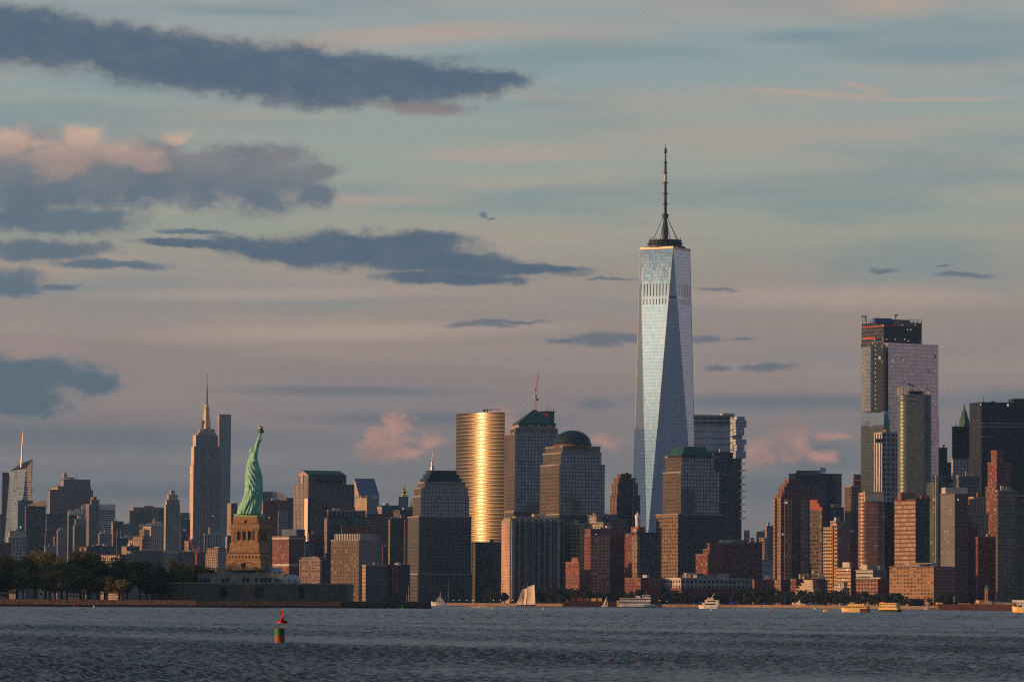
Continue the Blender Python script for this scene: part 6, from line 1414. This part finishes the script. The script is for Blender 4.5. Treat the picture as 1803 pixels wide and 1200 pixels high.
# pier clock tower
rt = thing('pier_house', 'pier building with small clock tower under a pointed green roof', 'building', (at(1738, 1062, 3320).x, 3320, LZ))
k_ = 3320 / F; p = at(1737.5, 1060, 3320)
m_ = MB(); m_.box((p.x, 3322, 2 + (1074 - 1043) * k_ / 2), (5.2 * k_, 5.2 * k_, (1074 - 1043) * k_)); m_.build('clock_tower', mat('pier_buff', (.55, .38, .25), .8), rt)
zt_ = 2 + (1074 - 1043) * k_; m_ = MB(); m_.prism([(p.x - 3.6 * k_, 3322 - 3.6 * k_), (p.x + 3.6 * k_, 3322 - 3.6 * k_), (p.x + 3.6 * k_, 3322 + 3.6 * k_), (p.x - 3.6 * k_, 3322 + 3.6 * k_)], zt_, zt_ + 10 * k_, [(p.x - .1, 3321.9), (p.x + .1, 3321.9), (p.x + .1, 3322.1), (p.x - .1, 3322.1)]); m_.build('pointed_roof', mat('pier_green', (.12, .34, .27), .6), rt)
for x0, x1, y in ((1722, 1735, 1056), (1741, 1760, 1057), (1760, 1790, 1060)): P_box(rt, 'shed', x0, x1, y, 1071, 3324, 10, mat('pier_buff', (0, 0, 0)))
for y in (1047, 1052): m_ = MB(); q_ = at(1737, y, 3320); m_.box((q_.x, 3322 - 2.65 * k_, q_.z), (1.5 * k_, .4, 2.2 * k_)); m_.build('window', M['black'], rt)
m_ = MB(); m_.box((p.x + 8, 3330, .4), (110, 30, 2.6)); m_.build('deck', M['conc'], rt)

# buoys
RB = mat('buoy_red', (.62, .035, .02), .4, 0, .2, 2.0)
d = waterD(497, 1097); p = at(497.5, 1097, d); k_ = d / F
rt = thing('red_buoy', 'red lattice topped channel buoy floating beyond the green can buoy', 'buoy', (p.x, d, 0))
m_ = MB(); m_.lathe([(6.6 * k_, -.4), (8.6 * k_, -.2), (8.7 * k_, 3.6 * k_), (7.6 * k_, 5 * k_), (2, 5 * k_)], (p.x, d, 0), 20); m_.build('float', RB, rt, False)
m_ = MB(); m_.box((p.x - .6 * k_, d, 7 * k_), (6.4 * k_, 5.5 * k_, 4.6 * k_), rz=.3); m_.build('battery_housing', RB, rt)
m_ = MB(); m_.tube((p.x + .3 * k_, d, 5 * k_), (p.x + .3 * k_, d, 17 * k_), 1.25 * k_, .9 * k_, 8); m_.build('post', RB, rt)
for k in range(3):
    a = R(60 + 120 * k); u = Vector((math.cos(a), math.sin(a))); b_ = Vector((p.x + .3 * k_, d)); t_ = .25 * k_; v_ = Vector((-u.y, u.x)) * t_
    m_ = MB(); m_.prism([tuple(b_ - v_), tuple(b_ + u * 5 * k_ - v_), tuple(b_ + u * 5 * k_ + v_), tuple(b_ + v_)], 14.5 * k_, 23.6 * k_, [tuple(b_ - v_), tuple(b_ + u * 1.4 * k_ - v_), tuple(b_ + u * 1.4 * k_ + v_), tuple(b_ + v_)], bottom=True); m_.build('radar_vane', RB, rt)
m_ = MB(); m_.lathe([(.7 * k_, 23 * k_), (1.1 * k_, 23.6 * k_), (1.1 * k_, 26 * k_), (.4 * k_, 27 * k_)], (p.x + .3 * k_, d, 0), 10); m_.build('lantern', M['pale'], rt)
d = waterD(492.5, 1130.5); p = at(492.5, 1130, d); k_ = d / F
def can_mat():
    m_ = bpy.data.materials.new('can_paint'); m_.use_nodes = True; T = NT(m_.node_tree); T.N.clear()
    oc = T.new('ShaderNodeTexCoord').outputs['Object']; z_ = T.new('ShaderNodeSeparateXYZ', {0: oc}).outputs[2]
    nz = T.noise(oc, 4.0, 5.0, .65).outputs[0]; f_ = T.ss(T.m('ADD', z_, T.m('MULTIPLY', nz, .6)), 12.5 * k_ + .05, 12.5 * k_ + .5)
    c = T.mix(f_, (.28, .085, .02, 1), (.015, .15, .045, 1)); c = T.mix(T.ss(nz, .55, .75), c, (.10, .05, .025, 1))
    T.L.new(T.new('ShaderNodeBsdfPrincipled', {'Base Color': c, 'Roughness': .6}).outputs[0], T.new('ShaderNodeOutputMaterial').inputs[0]); return m_
rt = thing('green_buoy', 'rusty green can buoy floating nearest in the choppy water', 'buoy', (p.x, d, 0))
m_ = MB(); m_.lathe([(8.6 * k_, -.5), (8.9 * k_, 0), (9.3 * k_, 23.5 * k_), (9.3 * k_, 24.5 * k_)], (0, 0, 0), 24); o = loc(m_, 'can', can_mat(), rt); o.rotation_euler = (0, R(-1.5), 0)
m_ = MB(); m_.lathe([(9.7 * k_, 23.8 * k_), (9.7 * k_, 25 * k_), (8.8 * k_, 25.2 * k_)], (0, 0, 0), 24); loc(m_, 'rim', mat('rim_rust', (.22, .12, .06), .8), rt)
m_ = MB(); m_.box((0, 0, 26.2 * k_), (3.6 * k_, 1.4 * k_, 3.4 * k_)); m_.tube((-1.4 * k_, 0, 25 * k_), (-1.4 * k_, 0, 28 * k_), .5 * k_); loc(m_, 'lifting_eye', mat('rim_rust', (0, 0, 0)), rt)
for px, py, w, m_k, lb, nm in ((131, 1069, 2.6, 'red', 'tiny red buoy off the island seawall', 'nun_buoy'), (165.5, 1069, 2.6, 'white', 'tiny white buoy off the island seawall', 'marker_buoy'), (709, 1070.5, 3.4, 'green', 'small green and yellow buoy off the end of the statue island', 'can_buoy'),
                               (868, 1071, 2.8, 'white', 'small pale marker buoy left of the schooner', 'marker_buoy'), (957.5, 1071, 2.8, 'white', 'small pale marker buoy right of the schooner', 'marker_buoy'), (1253, 1074, 2.6, 'white', 'small pale marker buoy below the dinner yacht', 'marker_buoy'), (1357, 1076, 3.2, 'red', 'small red nun buoy off the park seawall', 'nun_buoy')):
    d = min(waterD(px, py), 2200); p = at(px, py, d); k_ = d / F
    rt = thing(nm, lb, 'buoy', (p.x, d, 0)); m_ = MB(); m_.lathe([(w * .62 * k_, -.4), (w * .66 * k_, 1.4 * k_), (w * .3 * k_, 3.6 * k_), (.1 * k_, 4.8 * k_)], (0, 0, 0), 12)
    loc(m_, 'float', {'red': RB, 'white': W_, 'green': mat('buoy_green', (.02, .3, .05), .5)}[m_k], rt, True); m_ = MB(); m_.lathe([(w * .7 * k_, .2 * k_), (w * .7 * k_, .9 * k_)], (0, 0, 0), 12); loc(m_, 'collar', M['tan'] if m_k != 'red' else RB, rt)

# ------------------------------------------------------------------ air
m_ = MB(); m_.box((0, 5900, 289), (7000, 12400, 586)); hz = m_.build('haze', []); tag(hz, None, kind='stuff')
hm = bpy.data.materials.new('air'); hm.use_nodes = True; T = NT(hm.node_tree); T.N.clear()
v_ = T.new('ShaderNodeVolumePrincipled', {'Color': (.48, .74, 1.0, 1), 'Density': 3.0e-5, 'Anisotropy': .7})
T.L.new(v_.outputs[0], T.new('ShaderNodeOutputMaterial').inputs[1]); hz.data.materials.append(hm)
